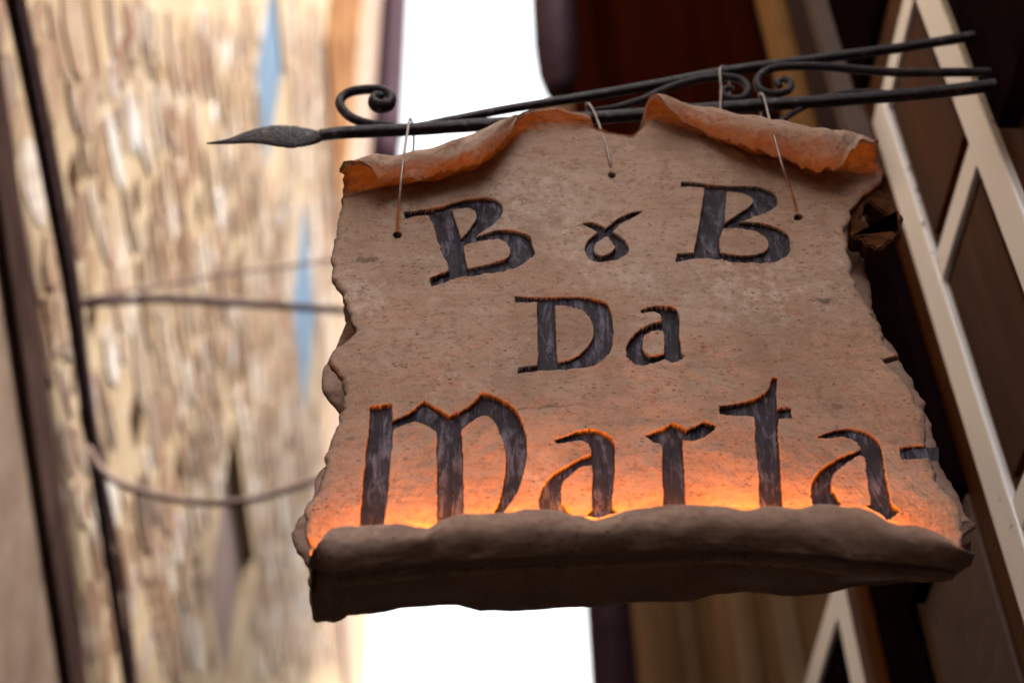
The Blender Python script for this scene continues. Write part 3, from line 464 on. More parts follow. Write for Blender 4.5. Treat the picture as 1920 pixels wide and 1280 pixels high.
def sstep(x): x = np.clip(x, 0, 1); return x * x * (3 - 2 * x)
def xz(L): a = np.asarray(L); o = np.argsort(a[:, 1]); return a[o, 0], a[o, 1]
def at_x(L, x): a = np.asarray(L); return np.interp(x, a[:, 0], a[:, 1])

# ------------------------------------------------------------------ ground
link('alley_ground', box_me(-8, 9, -12, 60, -.3, 0), M['ground'], kind='structure')

# ------------------------------------------------------------------ left house: tall rubble-stone wall along the alley
lh = thing('stone_house', 'tall sunlit house of cream and ochre rubble stone along the alley', 'building')
def pierced_wall(name, xf, depth, y0, y1, z0, z1, openings, m, parent, recess):
    """wall slab facing the alley (outward sign = -sign(depth)), rectangular openings with reveals and a back"""
    ys = sorted({y0, y1} | {o[0] for o in openings} | {o[1] for o in openings}); zs = sorted({z0, z1} | {o[2] for o in openings} | {o[3] for o in openings})
    bm = bmesh.new(); xb = xf + depth; xr = xf + recess
    def quad(*p): bm.faces.new([bm.verts.new(q) for q in p])
    for a, b in zip(ys, ys[1:]):
        for c, d in zip(zs, zs[1:]):
            hole = any(o[0] <= a and b <= o[1] and o[2] <= c and d <= o[3] for o in openings); x = xr if hole else xf
            quad((x, a, c), (x, b, c), (x, b, d), (x, a, d))
    for a, b, c, d in openings:
        for p, q in (((a, c), (b, c)), ((b, c), (b, d)), ((b, d), (a, d)), ((a, d), (a, c))):
            quad((xf, p[0], p[1]), (xf, q[0], q[1]), (xr, q[0], q[1]), (xr, p[0], p[1]))
    quad((xf, y0, z0), (xf, y0, z1), (xb, y0, z1), (xb, y0, z0)); quad((xf, y1, z0), (xf, y1, z1), (xb, y1, z1), (xb, y1, z0))
    quad((xf, y0, z1), (xf, y1, z1), (xb, y1, z1), (xb, y0, z1)); quad((xb, y0, z0), (xb, y1, z0), (xb, y1, z1), (xb, y0, z1))
    bmesh.ops.remove_doubles(bm, verts=bm.verts, dist=1e-4); bmesh.ops.recalc_face_normals(bm, faces=bm.faces)
    me = bpy.data.meshes.new(name); bm.to_mesh(me); bm.free(); return link(name, me, m, parent)
mat_hole = mat_flat('hole_shade_brown', (.02, .011, .007), (.07, .04, .024), 8, .95)
WIN_L = [(7.12, 8.32, 9.08, 10.2), (4.95, 5.75, 8.62, 9.75), (5.72, 6.85, 5.72, 6.78)]
YEND = 16.4
pierced_wall('wall', LEFT_X - .02, -5, -4.5, YEND, 0, 31, WIN_L, M['mortar'], lh, -.22)
link('brick_strip', box_me(LEFT_X - .02, LEFT_X + .012, 7.2, 9.3, 12.2, 31), mat_flat('orange_brick', (.07, .026, .010), (.24, .125, .06), 2.2, .95), lh)
link('bounce_absorber', box_me(LEFT_X - .02, LEFT_X + .01, -4.5, 16.3, .01, 2.45), mat_flat('absorber_brown', (.06, .045, .038), (.10, .075, .06), 2, .95), lh)  # unseen dark slab, added to cut light bouncing up under the sign
link('corner_render', box_me(LEFT_X - .02, LEFT_X + .015, 9.9, 13.5, 10.0, 31), M['pale'], lh)
for i, (a, b, c, d) in enumerate(WIN_L):
    mt = (M['blue'], M['blue'], M['greywood'])[i]; x = LEFT_X - (.03, .05, .10)[i]
    w = link('window', box_me(x - .05, x - .02, a, b, c, d), M['greywood'], lh, ('pale blue shuttered window high on the stone wall', 'upper pale blue shuttered window', 'grey boarded window')[i])
    mid = (a + b) / 2
    for (p, q) in ((a + .02, mid - .01), (mid + .01, b - .02)):
        sh = link('shutter', box_me(x - .02, x + .012, p, q, c + .02, d - .02, .004), mt, w)
HOLES_L = [(4.0, 5.21, .16, .14), (2.85, 5.12, .10, .12), (3.45, 5.75, .12, .10), (5.0, 7.4, .18, .14), (4.3, 6.7, .12, .12), (6.4, 8.0, .2, .16), (3.3, 5.0, .09, .1), (4.75, 5.6, .15, .12)]
for y, z, a, b in HOLES_L: link('hole_shade_patch', box_me(LEFT_X - .05, LEFT_X - .0185, y - a / 2, y + a / 2, z - b / 2, z + b / 2), mat_hole, lh)  # flush boxes; the shade inside wall holes is put into their colour
# stones
def stone_variant(k):
    r = random.Random(k); n = 8; rings = []
    ang = [2 * math.pi * (i + .5) / n for i in range(n)]
    base = []
    for a in ang:
        cx, cy = math.cos(a), math.sin(a); e = max(abs(cx), abs(cy)) ** -.72
        base.append((cx * e * .5 * r.uniform(.88, 1.02), cy * e * .5 * r.uniform(.88, 1.02)))
    v = []
    for dep, sc in ((-.6, 1), (.7, .99), (1, .92)):
        for (p, q) in base: v.append((dep + (r.uniform(-.15, .15) if dep > 0 else 0), p * sc, q * sc))
    f = [(j * n + i, j * n + (i + 1) % n, (j + 1) * n + (i + 1) % n, (j + 1) * n + i) for j in range(2) for i in range(n)] + [tuple(2 * n + i for i in range(n))]
    return v, f
VAR = [stone_variant(k) for k in range(12)]; VME = []
for v, f in VAR:
    me = mesh('stone', v, f); me.materials.append(M['stone']); VME.append(me)
bpy.context.view_layer.update()
def seen(y, z, mg=.07):
    c = world_to_camera_view(SC, cam, Vector((LEFT_X, y, z))); return c if (-mg < c.x < .43 and -mg < c.y < 1 + mg) else None
cand = []
z = 2.6
while z < 24:
    h = random.choice((random.uniform(.06, .11), random.uniform(.1, .17), random.uniform(.16, .26))) * (1 if z < 9 else 1.25); y = 1.2 + random.uniform(0, .2)
    while y < 15.6:
        w = random.choice((random.uniform(.08, .16), random.uniform(.14, .28), random.uniform(.26, .48))) * (1 if z < 9 else 1.3); yc, zc = y + w / 2, z + h / 2
        inwin = any(a - w / 2 < yc < b + w / 2 and c - h / 2 < zc < d + h / 2 for a, b, c, d in WIN_L)
        inwin = inwin or any(abs(yc - p) < (w + a) / 2 - .01 and abs(zc - q) < (h + b_) / 2 - .01 for p, q, a, b_ in HOLES_L)
        if not inwin and not (9.8 < yc + w / 2 and zc > 10) and not (7.1 < yc + w / 2 < 9.4 and zc > 12.1) and seen(yc, zc):
            tint = random.random()
            if 7.4 < yc < 10 and zc > 11.2: tint = random.uniform(.02, .2)
            if random.random() > .03: cand.append((yc, zc + random.uniform(-.02, .02), w - .004, h * random.uniform(.8, 1.12) - .004, random.uniform(.002, .009), tint, (Vector((LEFT_X, yc, zc)) - cam.location).length))
        y += w
    z += h
cand.sort(key=lambda s: s[6] ** 2 / (s[2] * s[3]))
vs, fs, tn = [], [], []
for i, (yc, zc, w, h, d, tint, _) in enumerate(cand):
    rot = random.uniform(-.16, .16)
    if i < 300:
        o = link('stone', VME[i % 12], None, lh); o.location = (LEFT_X - .018, yc, zc); o.scale = (d, w, h * random.uniform(.92, 1.04)); o.rotation_euler = (rot, 0, 0)
    else:
        v, f = VAR[i % 12]; b0 = len(vs)
        for p in v: vs.append((LEFT_X - .018 + p[0] * d, yc + p[1] * w, zc + p[2] * h)); tn.append(tint)
        fs += [tuple(b0 + k for k in q) for q in f]
me = mesh('rubble', vs, fs); me.attributes.new('tint', 'FLOAT', 'POINT').data.foreach_set('value', tn)
link('rubble', me, M['rubble'], lh, kind='stuff')
print('stones', len(cand))

link('lower_slab', mesh('lower_slab', [(LEFT_X + q, y, z) for q in (-.03, .006) for y, z in ((.4, 2.5), (4.6, 2.5), (4.6, 3.8), (.4, 5.06))], [(0, 1, 2, 3), (7, 6, 5, 4), (0, 4, 5, 1), (1, 5, 6, 2), (2, 6, 7, 3), (3, 7, 4, 0)]), mat_flat('grey_brown_slab', (.13, .09, .066), (.21, .155, .12), 2.5, .95, 0, .5, .02), lh)  # grey-brown slab over the wall below the beam
beam = link('timber_beam', box_me(LEFT_X - .1, LEFT_X + .03, -.6, 4.4, -.085, .085, .012), M['beam'], None, 'dark old timber beam running low along the stone wall', 'beam')
beam.rotation_euler = (math.atan2(-.62, 2.05), 0, 0); beam.location = (0, 1.55, 4.72)
def cable(label, pts, r, m, n=40): return link('cable', tube_me(pts, r, None, (0, 0, 1), n, 8), m, None, label, 'cable', 'cables strung along and across the alley')
cx = LEFT_X + .05
cable('thick dark cable bundle running along the sunlit stone wall', [(-1.05, 1.709, 4.767), (-1.05, 2.016, 4.736), (-1.05, 2.293, 4.719), (-1.05, 2.582, 4.69), (-1.05, 2.892, 4.649), (-1.05, 3.191, 4.575), (-1.05, 3.482, 4.508), (-1.05, 3.865, 4.429), (-1.05, 4.298, 4.33), (-1.05, 4.815, 4.221)], 0.018, M['cable'], 60)
cable('thinner lead clipped just beside the thick cable bundle', [(-1.05, 1.753, 4.85), (-1.05, 2.064, 4.811), (-1.05, 2.336, 4.799), (-1.05, 2.65, 4.772), (-1.05, 2.956, 4.716), (-1.05, 3.171, 4.638), (-1.05, 3.5, 4.564), (-1.05, 3.968, 4.525), (-1.05, 4.39, 4.388), (-1.05, 4.925, 4.28)], 0.01, M['greycable'], 60)
cable('dark cable crossing the alley from the junction on the stone wall', [(-1.109, 3.1, 4.841), (-1.004, 3.1, 4.856), (-0.883, 3.15, 4.923), (-0.737, 3.2, 4.963), (-0.587, 3.25, 5.003), (-0.35, 3.3, 5.034), (0.061, 3.4, 5.098), (0.584, 3.5, 5.205), (0.72, 3.7, 5.255)], 0.011, M['cable'])
cable('faint upper cable rising from the junction on the stone wall', [(-1.111, 3.1, 4.857), (-0.951, 3.1, 4.903), (-0.75, 3.2, 5.076), (-0.413, 3.3, 5.263), (0.063, 3.4, 5.48), (0.62, 3.5, 5.657), (0.72, 3.7, 5.707)], 0.0055, M['greycable'])
cable('sagging lower cable that leaves the stone wall and swings across the alley', [(-1.008, 3.2, 4.385), (-0.96, 3.2, 4.31), (-0.895, 3.2, 4.258), (-0.796, 3.22, 4.235), (-0.687, 3.25, 4.238), (-0.578, 3.27, 4.261), (-0.47, 3.3, 4.324), (-0.333, 3.35, 4.429), (0.059, 3.4, 4.647), (0.646, 3.5, 4.919), (0.72, 3.7, 4.968999999999999)], 0.01, M['greycable'])


# ------------------------------------------------------------------ right house: dark plastered house that carries the sign
rh = thing('plaster_house', 'dark plastered house with white window battens that carries the sign bracket', 'building')
prof = [(-3.2, 0), (7.3, 0), (7.3, 14.6), (5.4, 11.2), (3.1, 7.6), (2.6, 6.9), (-3.2, 6.9)]
bm = bmesh.new(); fr = [bm.verts.new((RIGHT_X, y, z)) for y, z in prof]; bk = [bm.verts.new((RIGHT_X + 4, y, z)) for y, z in prof]
bm.faces.new(fr); bm.faces.new(bk[::-1])
for i in range(len(prof)): bm.faces.new((fr[i], bk[i], bk[(i + 1) % 7], fr[(i + 1) % 7]))
bmesh.ops.recalc_face_normals(bm, faces=bm.faces); me = bpy.data.meshes.new('wall'); bm.to_mesh(me); bm.free(); link('wall', me, M['plaster'], rh)
X = RIGHT_X
def slab(name, y0, y1, z0, z1, t, m, parent=rh, bev=.003, x=X, label=None): return link(name, box_me(x - t, x - .001, y0, y1, z0, z1, bev), m, parent, label)
# nearest window: white battens over brown panels
w1 = slab('window', .60, 1.66, 2.50, 3.82, .008, M['brown'], label='window of brown panes under white battens')
for y0, y1, z1 in ((1.518, 1.586, 3.72), (1.232, 1.300, 3.94)): slab('batten', y0, y1, 2.43, z1, .020, M['white'], w1)
for z0, z1 in ((3.250, 3.300), (2.790, 2.838), (3.670, 3.720)): slab('rail', 1.300, 1.518, z0, z1, .017, M['white'], w1)
for z0, z1 in ((3.33, 3.65), (2.86, 3.23), (2.58, 2.77)): slab('pane', 1.315, 1.50, z0, z1, .014, M['brown'], w1)
slab('opening_slab', 1.66, 1.95, 2.985, 3.60, .03, M['black'], label='flat black slab standing in for a dark opening beside the battens')  # added black slab in place of a real opening; its darkness is all colour
slab('lower_slab', 1.665, 1.93, 2.2, 2.97, .012, M['greyplaster'])
# second window along
w2 = slab('window', 1.99, 2.75, 2.3, 3.33, .010, M['black'], label='dark window with pale frame behind the sign')
slab('frame', 2.275, 2.36, 2.30, 3.32, .022, M['white'], w2); slab('frame', 2.36, 2.75, 3.255, 3.32, .019, M['white'], w2)
slab('frame', 2.18, 2.235, 2.30, 3.33, .035, M['brown'], w2); slab('pane', 1.99, 2.13, 2.3, 3.30, .02, M['black'], w2)
# streaky strips of the upper wall
slab('tan_pilaster', 1.875, 1.975, 3.36, 5.2, .035, mat_flat('tan_plaster', (.19, .10, .04), (.27, .155, .07), 3, .9))
slab('window', 1.70, 1.83, 3.62, 5.0, .02, M['pipe'], label='narrow dark slit window above the sign bracket')
slab('window', 1.30, 1.62, 3.83, 5.0, .02, M['black'], label='dark upper window at the roof of the frame')
slab('pilaster', 1.62, 1.66, 3.62, 4.9, .05, M['greyplaster'])
for y0, y1, t in ((2.72, 2.86, .05), (3.1, 3.32, .06), (3.9, 4.25, .05), (4.6, 4.8, .06)): slab('pilaster', y0, y1, 2.4, 5.2, t, M['plaster'])
# dark red timber storey
for k in range(11):
    y0 = 2.08 + k * .30; slab('plank', y0, y0 + .292, 4.4 + (y0 - 2.08) * .5, min(np.interp(y0, (2.6, 3.1, 5.4, 7.3), (6.9, 7.6, 11.2, 14.6)) - .1, 11), .08 + .012 * (k % 2), M['redwood'])
def pipe(label, x, y, z0, z1, r, arms=(), round_end=0):
    pts = [(x, y, z) for z in np.linspace(z0, z1, 12)]; rr = [r * .55, r * .9] + [r] * 14 if round_end else [r]
    p = link('drainpipe', tube_me(pts, rr, None, (0, -1, 0), 60 if round_end else 24, 20), M['pipe'], None, label, 'drainpipe', 'dark drainpipes beside the alley sky')
    for z in (arms or np.linspace(z0 + .8, z1 - .4, 4)): link('clip', tube_me([(x, y, z - .02), (x, y, z + .02)], r * 1.12, None, (0, -1, 0), 4, 16), M['pipe'], p)
    for z in arms: link('clip', box_me(x, RIGHT_X - .001, y - .02, y + .02, z - .016, z + .016, .003), M['pipe'], p)
pipe('wide dark drainpipe at the far corner of the stone house', -0.945, 11.6, 15.973, 29., 0.2150)
pipe('short dark drainpipe ending above the bracket', 0.413, 3.9, 6.996, 9.5, 0.0987, (9.0, 9.4), 1)
pipe('dark lower drainpipe below the sign beside the sky', 0.460, 3.9, 2.4, 5.2, 0.0656, (3.0, 4.95))


# ------------------------------------------------------------------ wrought-iron bracket
bk_ = thing('sign_bracket', 'black wrought iron bracket with spear tip and scrolls holding the sign', 'bracket', (RIGHT_X, IRON_Y, 3.2))
off = Vector((-RIGHT_X, -IRON_Y, -3.2))
def iron(name, me): o = link(name, me, M['iron'], bk_); o.location = off; return o
I = {k: [(x, IRON_Y, z) for x, z in v] for k, v in IRON}
RB = .0066
def taper(n, a, b, t0=.12): return [a * b] + [a] * (n - 2) + [a * b]
iron('lower_bar', tube_me(I['lower_bar'], [.0062, .0068, .007, .007, .0068, .0068, .007, .0075], None, n=90, sides=16, jitter=.015, sq=.5))
iron('upper_bar', tube_me([(x, y + .002, z) for x, y, z in I['upper_bar']], [.003, .0046, .005, .0056, .0058, .0058, .0058, .006], None, n=80, sides=16, jitter=.015, sq=.55))
iron('scroll', tube_me(I['end_scroll'], [.002, .005, .0058, .0058, .0056, .0056, .0056, .006, .0068, .0068, .0055], [.003, .006, .0065, .0065, .0065, .0065, .0068, .0085, .0105, .0105, .008], n=110, sides=12))
iron('scroll', tube_me([(x, y - .001, z) for x, y, z in I['middle_scroll']], [.0018, .0045, .005, .005, .005, .005, .0048, .0045, .0045, .004], None, n=110, sides=12))
iron('scroll', tube_me([(x, y - .001, z) for x, y, z in I['rear_scroll']], [.006, .006, .0058, .0055, .0052, .005, .005, .0048, .0045, .004], None, n=120, sides=12))
iron('brace', tube_me([(x, y + .004, z) for x, y, z in I['brace']], [.0022, .0038, .0042, .0045, .0045, .004], None, n=50))
sp = tube_me(I['spear'], [.0008, .005, .0125, .020, .0225, .015, .0070, .0076], [.0008, .0022, .0032, .0036, .0038, .0042, .0052, .0056], n=70, sides=14, jitter=.015)
iron('spear_tip', sp)
iron('wall_plate', box_me(RIGHT_X - .035, RIGHT_X - .001, .66, 1.19, 3.18, 4.05, .004)).data.materials[0] = mat_flat('black_plate', (.007, .004, .005), (.014, .008, .009), 20, .7)

# ------------------------------------------------------------------ the parchment sign
sign = thing('hanging_sign', 'terracotta parchment scroll sign lettered B and B Da Marta, hung from the iron bracket', 'sign', (.18, FACE_Y, 2.5))
SOFF = Vector((-.18, -FACE_Y, -2.5))
def sp_(name, me, m, label=None): o = link(name, me, m, sign, label); o.location = SOFF; return o

NU, NV, NC = 680, 580, 64; ST = .00098; TH = .0075
u = np.linspace(0, 1, NU)
lx_, lz_ = xz(EDGE_L); rx_, rz_ = xz(EDGE_R)
XL = lambda z: np.interp(z, lz_, lx_); XR = lambda z: np.interp(z, rz_, rx_)
tc = np.asarray(TOP_CURL)
b = np.full(NU, 3.03)
for _ in range(4):
    xt = XL(b) + (XR(b) - XL(b)) * u; b = np.interp(xt, tc[:, 0], tc[:, 1])
rr = np.interp(xt, tc[:, 0], tc[:, 2]); ph = np.radians(np.interp(xt, tc[:, 0], tc[:, 3]))
ker = np.ones(7) / 7; sm = lambda a: np.convolve(np.pad(a, 3, 'edge'), ker, 'valid')
rr, b = sm(rr), sm(b)
n1 = np.convolve(RNG.normal(size=NU + 20), np.ones(9) / 3, 'same')[:NU]; n2 = np.convolve(RNG.normal(size=NU + 20), np.ones(41) / 6.4, 'same')[:NU]
b = b + .006 * np.clip(ph / np.pi, 0, 1) + .0006 * n1 * np.exp(-ph / .4)
ph = ph * (1 + .012 * n1 + .02 * n2)
zb = at_x(CREASE, XL(2.5) + (XR(2.5) - XL(2.5)) * u) + .004
v = np.linspace(0, 1, NV)[:, None]; Zf = zb[None] + (b - zb)[None] * v
jag = lambda m, s, q: (np.convolve(RNG.normal(size=m + 80), np.hanning(s) / np.sqrt((np.hanning(s) ** 2).sum()), 'same')[40:40 + m] * q)[:, None]
eL = np.convolve(RNG.normal(size=NV + 10), np.ones(5) / 2.2, 'same')[:NV, None] * .0007; eR = np.convolve(RNG.normal(size=NV + 10), np.ones(5) / 2.2, 'same')[:NV, None] * .0007
eL = eL * .5 + jag(NV, 17, .0009) + jag(NV, 47, .0009); eR = eR * .5 + jag(NV, 17, .0009) + jag(NV, 47, .0009)
Lx = XL(Zf) + eL; Rx = XR(Zf) + eR; Xf = Lx + (Rx - Lx) * u[None]
R_ = NV + NC; shp = (R_, NU)
low = field(shp, ST, .16, seed=1); mid = field(shp, ST, .022, seed=2); fin = field(shp, ST, .006, (1, .6), seed=3); gr = field(shp, ST, .0022, (1, .5), seed=4)
pit = sstep((field(shp, ST, .0045, (1, .45), seed=5) - 2.0) / .5) * sstep((field(shp, ST, .05, seed=6)) / .8)
disp = low * .0009 + mid * .00021 + fin * .00012 + gr * .00007 - pit * .0007
paint = np.zeros(shp); D = disp.copy()
P = np.stack([Xf.ravel(), Zf.ravel()], 1); wob = (fin[:NV] * .0002 + mid[:NV] * .00025).ravel(); H = np.zeros(len(P)); burr = np.zeros(len(P))
for lab, loops in LETTERS + [('hole', [h]) for h in HOLES]:
    o = np.asarray(loops[0]); k = np.where((P[:, 0] > o[:, 0].min() - .006) & (P[:, 0] < o[:, 0].max() + .006) & (P[:, 1] > o[:, 1].min() - .006) & (P[:, 1] < o[:, 1].max() + .006))[0]
    sd = sdist(P[k], loops) + wob[k]; hole = lab == 'hole'
    H[k] = np.maximum(H[k], (.0072 if not hole else .0070) * sstep(-sd / .0017)); burr[k] = np.maximum(burr[k], np.exp(-((sd - .0008) / .0012) ** 2))
H = H.reshape(NV, NU); D[:NV] += burr.reshape(NV, NU) * (.0003 + .00025 * np.clip(mid[:NV], -1, 2)) - H
D[:NV][H > .0055] = -.0072
paint[:NV] = sstep((H - .0003) / .0009)
ed = np.minimum(Xf - Lx, Rx - Xf); D[:NV] -= .0035 * np.exp(-ed / .0028) * (1 + .5 * mid[:NV])
soot = np.zeros(shp); soot[:NV] = np.exp(-ed / .0022) * .8
for x, z, a, b_, k in STAINS: soot[:NV] = np.maximum(soot[:NV], k * sstep(1.6 - np.sqrt(((Xf - x) / a) ** 2 + ((Zf - z) / b_) ** 2) + .45 * mid[:NV] + .3 * fin[:NV]))
for A, B in zip(CRACK, CRACK[1:]):
    A, B = np.array(A), np.array(B); tt_ = np.clip(((P - A) @ (B - A)) / ((B - A) @ (B - A)), 0, 1); dq = np.linalg.norm(P - A - tt_[:, None] * (B - A), axis=1).reshape(NV, NU) + .0004 * mid[:NV]
    soot[:NV] = np.maximum(soot[:NV], .8 * np.exp(-(dq / .0007) ** 2) * (fin[:NV] > -.9)); D[:NV] -= .0006 * np.exp(-(dq / .0009) ** 2)
# front and back surfaces
CS = (.0026, .00098); cshape = (NC, NU)
D[NV:] = field(cshape, CS, .022, seed=41) * .0004 + field(cshape, CS, .007, seed=42) * .0002
kk = np.linspace(0, 1, NC + 1)[1:, None]; phi = ph[None] * kk
tk = TH * (1 - .45 * kk); rin = np.maximum(rr[None] - TH + .3 * (TH - tk), .0022); lump = field(cshape, CS, .05, (1, .8), seed=9) * .0013 * np.sin(np.pi * np.clip(kk, 0, 1) * .5)
fd = rin; FX = np.concatenate([Xf, np.repeat(Xf[-1:], NC, 0) + 0 * phi]); 
r1 = rin - D[NV:] * .8 + lump; FD = np.concatenate([D[:NV], rin - r1 * np.cos(phi)]); FZ = np.concatenate([Zf, b[None] + r1 * np.sin(phi)])
bd = field(shp, ST, .03, seed=11) * .0006 + gr * .00008; bd[NV:] = field(cshape, CS, .03, seed=13) * .0005 + field(cshape, CS, .009, seed=14) * .00022
r2 = rin + tk + bd[NV:] + lump; BD = np.concatenate([-TH - bd[:NV] - .0015, rin - r2 * np.cos(phi)]); BZ = np.concatenate([Zf, b[None] + r2 * np.sin(phi)])
FX[NV:] -= (FX[NV:] - .03) * FD[NV:] / 1.7 * (np.exp(-u[None] / .06) * .5 + np.exp(-(1 - u[None]) / .06))
# raw left / right ends of the curl drift in and out
endn = np.interp(np.linspace(0, 1, NC), np.linspace(0, 1, 9), RNG.normal(size=9))[:, None] * .0018
FX[NV:] += endn * np.exp(-u[None] / .02) - endn[::-1] * np.exp(-(1 - u[None]) / .02)
soot[NV:] = np.maximum(np.exp(-u[None] / .010) * 1.3 * np.ones_like(phi), np.exp(-(1 - u[None]) / .008) * .8)
V = np.concatenate([np.stack([FX, FACE_Y - FD, FZ], -1).reshape(-1, 3), np.stack([FX, FACE_Y - BD, BZ], -1).reshape(-1, 3)])
idx = np.arange(R_ * NU).reshape(R_, NU); o2 = R_ * NU
fq = np.stack([idx[:-1, :-1], idx[:-1, 1:], idx[1:, 1:], idx[1:, :-1]], -1).reshape(-1, 4)
bq = fq[:, ::-1] + o2
side = lambda e: np.stack([e[:-1], e[1:], e[1:] + o2, e[:-1] + o2], -1)
Q = np.concatenate([fq, bq, side(idx[:, 0]), side(idx[:, -1])[:, ::-1], side(idx[-1])[:, ::-1], side(idx[0])])
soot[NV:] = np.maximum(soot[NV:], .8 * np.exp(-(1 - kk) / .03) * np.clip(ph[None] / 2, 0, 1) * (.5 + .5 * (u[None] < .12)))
soot2 = np.concatenate([soot.ravel(), soot.ravel()])
me = grid_mesh('front_panel', V, Q, True, {'paint': np.concatenate([paint.ravel(), np.zeros(o2)]), 'soot': soot2})
sp_('front_panel', me, M['clay'])
# carved letters: painted floors of the recesses
for lab, loops in LETTERS:
    tri = tessellate_polygon([[Vector((x, z, 0)) for x, z in lp] for lp in loops]); flat = [p for lp in loops for p in lp]
    me = mesh('letter', [(x, FACE_Y + .0058, z) for x, z in flat], [tuple(t) for t in tri])
    bm = bmesh.new(); bm.from_mesh(me); bmesh.ops.recalc_face_normals(bm, faces=bm.faces)
    if sum(f.normal.y * f.calc_area() for f in bm.faces) > 0: bmesh.ops.reverse_faces(bm, faces=bm.faces)
    ex = bmesh.ops.extrude_face_region(bm, geom=bm.faces[:]); 
    for g in ex['geom']:
        if isinstance(g, bmesh.types.BMVert): g.co.y -= .0003
    bm.to_mesh(me); bm.free()
    sp_('letter', me, M['letter'], lab)
# back panel
bl = xz(BACK_L); br = xz(BACK_R); n = 200
zz = np.linspace(bl[1].min(), 3.0, n)[:, None]; uu = np.linspace(0, 1, n)[None]
j1 = np.convolve(RNG.normal(size=n + 10), np.ones(3) / 1.7, 'same')[:n, None] * .0016; j2 = np.convolve(RNG.normal(size=n + 10), np.ones(3) / 1.7, 'same')[:n, None] * .0016
j1 = j1 * .25 + jag(n, 7, .0010) + jag(n, 19, .0018); j2 = j2 * .25 + jag(n, 7, .0010) + jag(n, 19, .0018)
a0 = np.interp(zz, bl[1], bl[0]) + j1; a1 = np.interp(zz, br[1], br[0]) + j2; bx = a0 + (a1 - a0) * uu
nb = field((n, n), .0035, .05, seed=21) * .0012 + field((n, n), .0035, .014, seed=22) * .0006
edg = np.minimum(bx - a0, a1 - bx); nb -= .004 * np.exp(-edg / .005)
ztop = zz + (at_x(REAR_EDGE, bx) + .006 - zz[0]) * np.clip(1 - (zz - zz[0]) / .12, 0, 1)
Vb = np.concatenate([np.stack([bx, FACE_Y + .052 - nb, ztop], -1).reshape(-1, 3), np.stack([bx, FACE_Y + .066 + nb, ztop], -1).reshape(-1, 3)])
ii = np.arange(n * n).reshape(n, n); o3 = n * n
fb = np.stack([ii[:-1, :-1], ii[:-1, 1:], ii[1:, 1:], ii[1:, :-1]], -1).reshape(-1, 4); sd3 = lambda e: np.stack([e[:-1], e[1:], e[1:] + o3, e[:-1] + o3], -1)
Qb = np.concatenate([fb, fb[:, ::-1] + o3, sd3(ii[:, 0]), sd3(ii[:, -1])[:, ::-1], sd3(ii[-1])[:, ::-1], sd3(ii[0])])
s3 = np.exp(-edg / .004).ravel() * .5
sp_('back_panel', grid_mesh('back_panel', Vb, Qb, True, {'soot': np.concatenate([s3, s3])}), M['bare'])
# bottom roll with its lamp trough
NS, NP = 520, 84; us = np.linspace(0, 1, NS)
def stat(L): a = np.asarray(L); x = a[0, 0] + (a[-1, 0] - a[0, 0]) * us; return x, np.interp(x, a[:, 0], a[:, 1])
xl, zl = stat(LIP); xc, zc = stat(CREASE); xr_, zr = stat(REAR_EDGE); zl = np.convolve(np.pad(zl, 2, 'edge'), np.ones(5) / 5, 'valid')
keys = []
def K(x, d, z): keys.append(np.stack([x, np.broadcast_to(d, x.shape), z], -1))
K(xc, -.004, zc + .013); K(xc, .010, zc + .011); K(.5 * (xc + xl), .026, zc + .014); K(xl, .0325, zc + .5 * (zl - zc)); K(xl, .0345, zl - .005); K(xl, .0385, zl - .0006); K(xl, .0425, zl - .0012)
for t in (.12, .3, .5, .7, .85, .95):
    bu = math.sin(math.pi * t) * .0125; K(xl + (xc - xl) * t, .0425 - .0245 * t + bu * .88, zl + (zc - zl) * t - bu * .47)
K(xc, .0165, zc + .0005); K(xc, .010, zc + .0055); K(xc + (xr_ - xc) * .25, -.004, zc + (zr - zc) * .2 + .005); K(xc + (xr_ - xc) * .55, -.03, zc + (zr - zc) * .5); K(xr_, -.058, zr + .0005); K(xr_, -.064, zr); K(xr_, -.067, zr + .004)
K(xr_, -.066, zr + .012); K(xr_, -.058, zr + .016); K(xc + (xr_ - xc) * .5, -.03, .5 * (zc + zr) + .014)
Kc = np.stack(keys, 1); nk = Kc.shape[1]
tt = np.linspace(0, nk, NP, endpoint=False); i0 = tt.astype(int); fr_ = (tt - i0)[None, :, None]; g = lambda j: Kc[:, j % nk]
S = .5 * (2 * g(i0) + (g(i0 + 1) - g(i0 - 1)) * fr_ + (2 * g(i0 - 1) - 5 * g(i0) + 4 * g(i0 + 1) - g(i0 + 2)) * fr_ ** 2 + (3 * g(i0) - g(i0 - 1) - 3 * g(i0 + 1) + g(i0 + 2)) * fr_ ** 3)
cen = np.stack([xc, 0 * xc - .0, .5 * (zc + zl)], -1)[:, None]; rad = S - cen; rad[..., 0] = 0; rad /= np.linalg.norm(rad, axis=2)[..., None] + 1e-9
BS = (.00135, .0036)
rn = field((NS, NP), BS, .06, (.8, 1), seed=31) * .0008 + field((NS, NP), BS, .022, seed=32) * .00028 + field((NS, NP), BS, .008, seed=33) * .00014
flat_ = sstep((.012 - S[..., 1]) / .02)[..., None] * (S[..., 2] < (zc + .008)[:, None])[..., None]
rad = rad * (1 - flat_) + np.array([0, 0, -1.]) * flat_ * .7
S = S + rad * rn[..., None]
V = np.stack([S[..., 0], FACE_Y - S[..., 1], S[..., 2]], -1).reshape(-1, 3)
ii = np.arange(NS * NP).reshape(NS, NP); nx = np.roll(ii, -1, 1)
Q = np.stack([ii[:-1], nx[:-1], nx[1:], ii[1:]], -1).reshape(-1, 4)[:, ::-1]
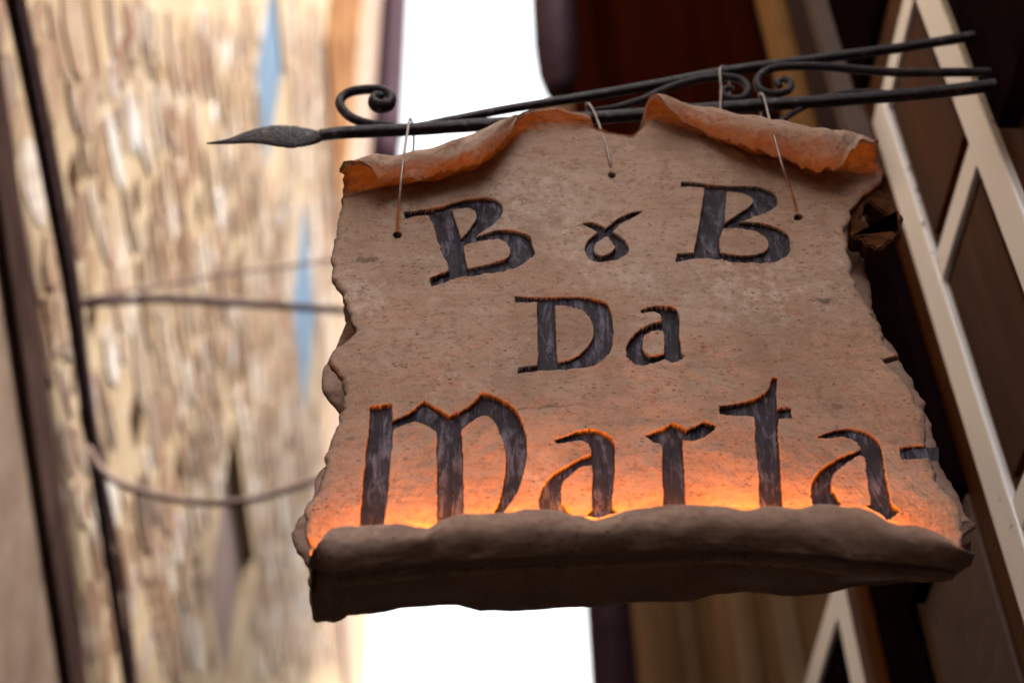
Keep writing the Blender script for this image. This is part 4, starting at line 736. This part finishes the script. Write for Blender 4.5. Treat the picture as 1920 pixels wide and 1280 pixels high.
cap = np.stack([ii[0, :NP // 2 - 1], ii[0, 1:NP // 2], ii[0, ::-1][:NP // 2 - 1], ii[0, ::-1][:NP // 2 - 1]], -1)
def caps(r): return np.stack([r[:NP // 2 - 1], r[1:NP // 2], r[::-1][1:NP // 2], r[::-1][:NP // 2 - 1]], -1)
Q = np.concatenate([Q, caps(ii[0]), caps(ii[-1])[:, ::-1]])
so = np.maximum(np.exp(-us / .006), np.exp(-(1 - us) / .012))[:, None] * np.ones((NS, NP)) * .8
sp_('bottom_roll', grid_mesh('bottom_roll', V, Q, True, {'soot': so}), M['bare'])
lp = [(x, FACE_Y - .012, np.interp(x, xl, np.convolve(np.pad(zl, 60, 'edge'), np.ones(121) / 121, 'valid')) + .004) for x in np.linspace(-.13, .42, 40)]
sp_('strip_lamp', tube_me(lp, .004, None, (0, 0, 1), 120, 8), M['lamp'])
# torn flap of the back sheet with a hole through it
tri = tessellate_polygon([[Vector((x, z, 0)) for x, z in lp_] for lp_ in (FLAP_OUT, FLAP_HOLE)]); flat = FLAP_OUT + FLAP_HOLE
me = mesh('torn_flap', [(x, FACE_Y + .0095, z) for x, z in flat], [tuple(t) for t in tri])
bm = bmesh.new(); bm.from_mesh(me); bmesh.ops.recalc_face_normals(bm, faces=bm.faces); ex = bmesh.ops.extrude_face_region(bm, geom=bm.faces[:])
for gq in ex['geom']:
    if isinstance(gq, bmesh.types.BMVert): gq.co.y += .022
bmesh.ops.recalc_face_normals(bm, faces=bm.faces); bmesh.ops.bevel(bm, geom=[e for e in bm.edges if not e.smooth or e.calc_face_angle(0) > .6], offset=.002, segments=2, affect='EDGES')
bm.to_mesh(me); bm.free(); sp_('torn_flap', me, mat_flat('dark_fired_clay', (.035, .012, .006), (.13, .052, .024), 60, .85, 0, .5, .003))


# ------------------------------------------------------------------ wires that carry the sign
WL = ['thin wire from the hole beside the first sloping B up over the bar', 'thin wire from the middle hole through the gap between the top curls',
      'thin wire from the hole above the second B across the right curl', 'thin wire looped around both bars beside the middle iron scroll']
for lab, w in zip(WL, WIRES):
    link('hanging_wire', tube_me(w, .00155, None, (0, -1, 0), 70, 8, .03), M['wire'], None, lab, 'wire', 'wires holding the sign on the bracket')
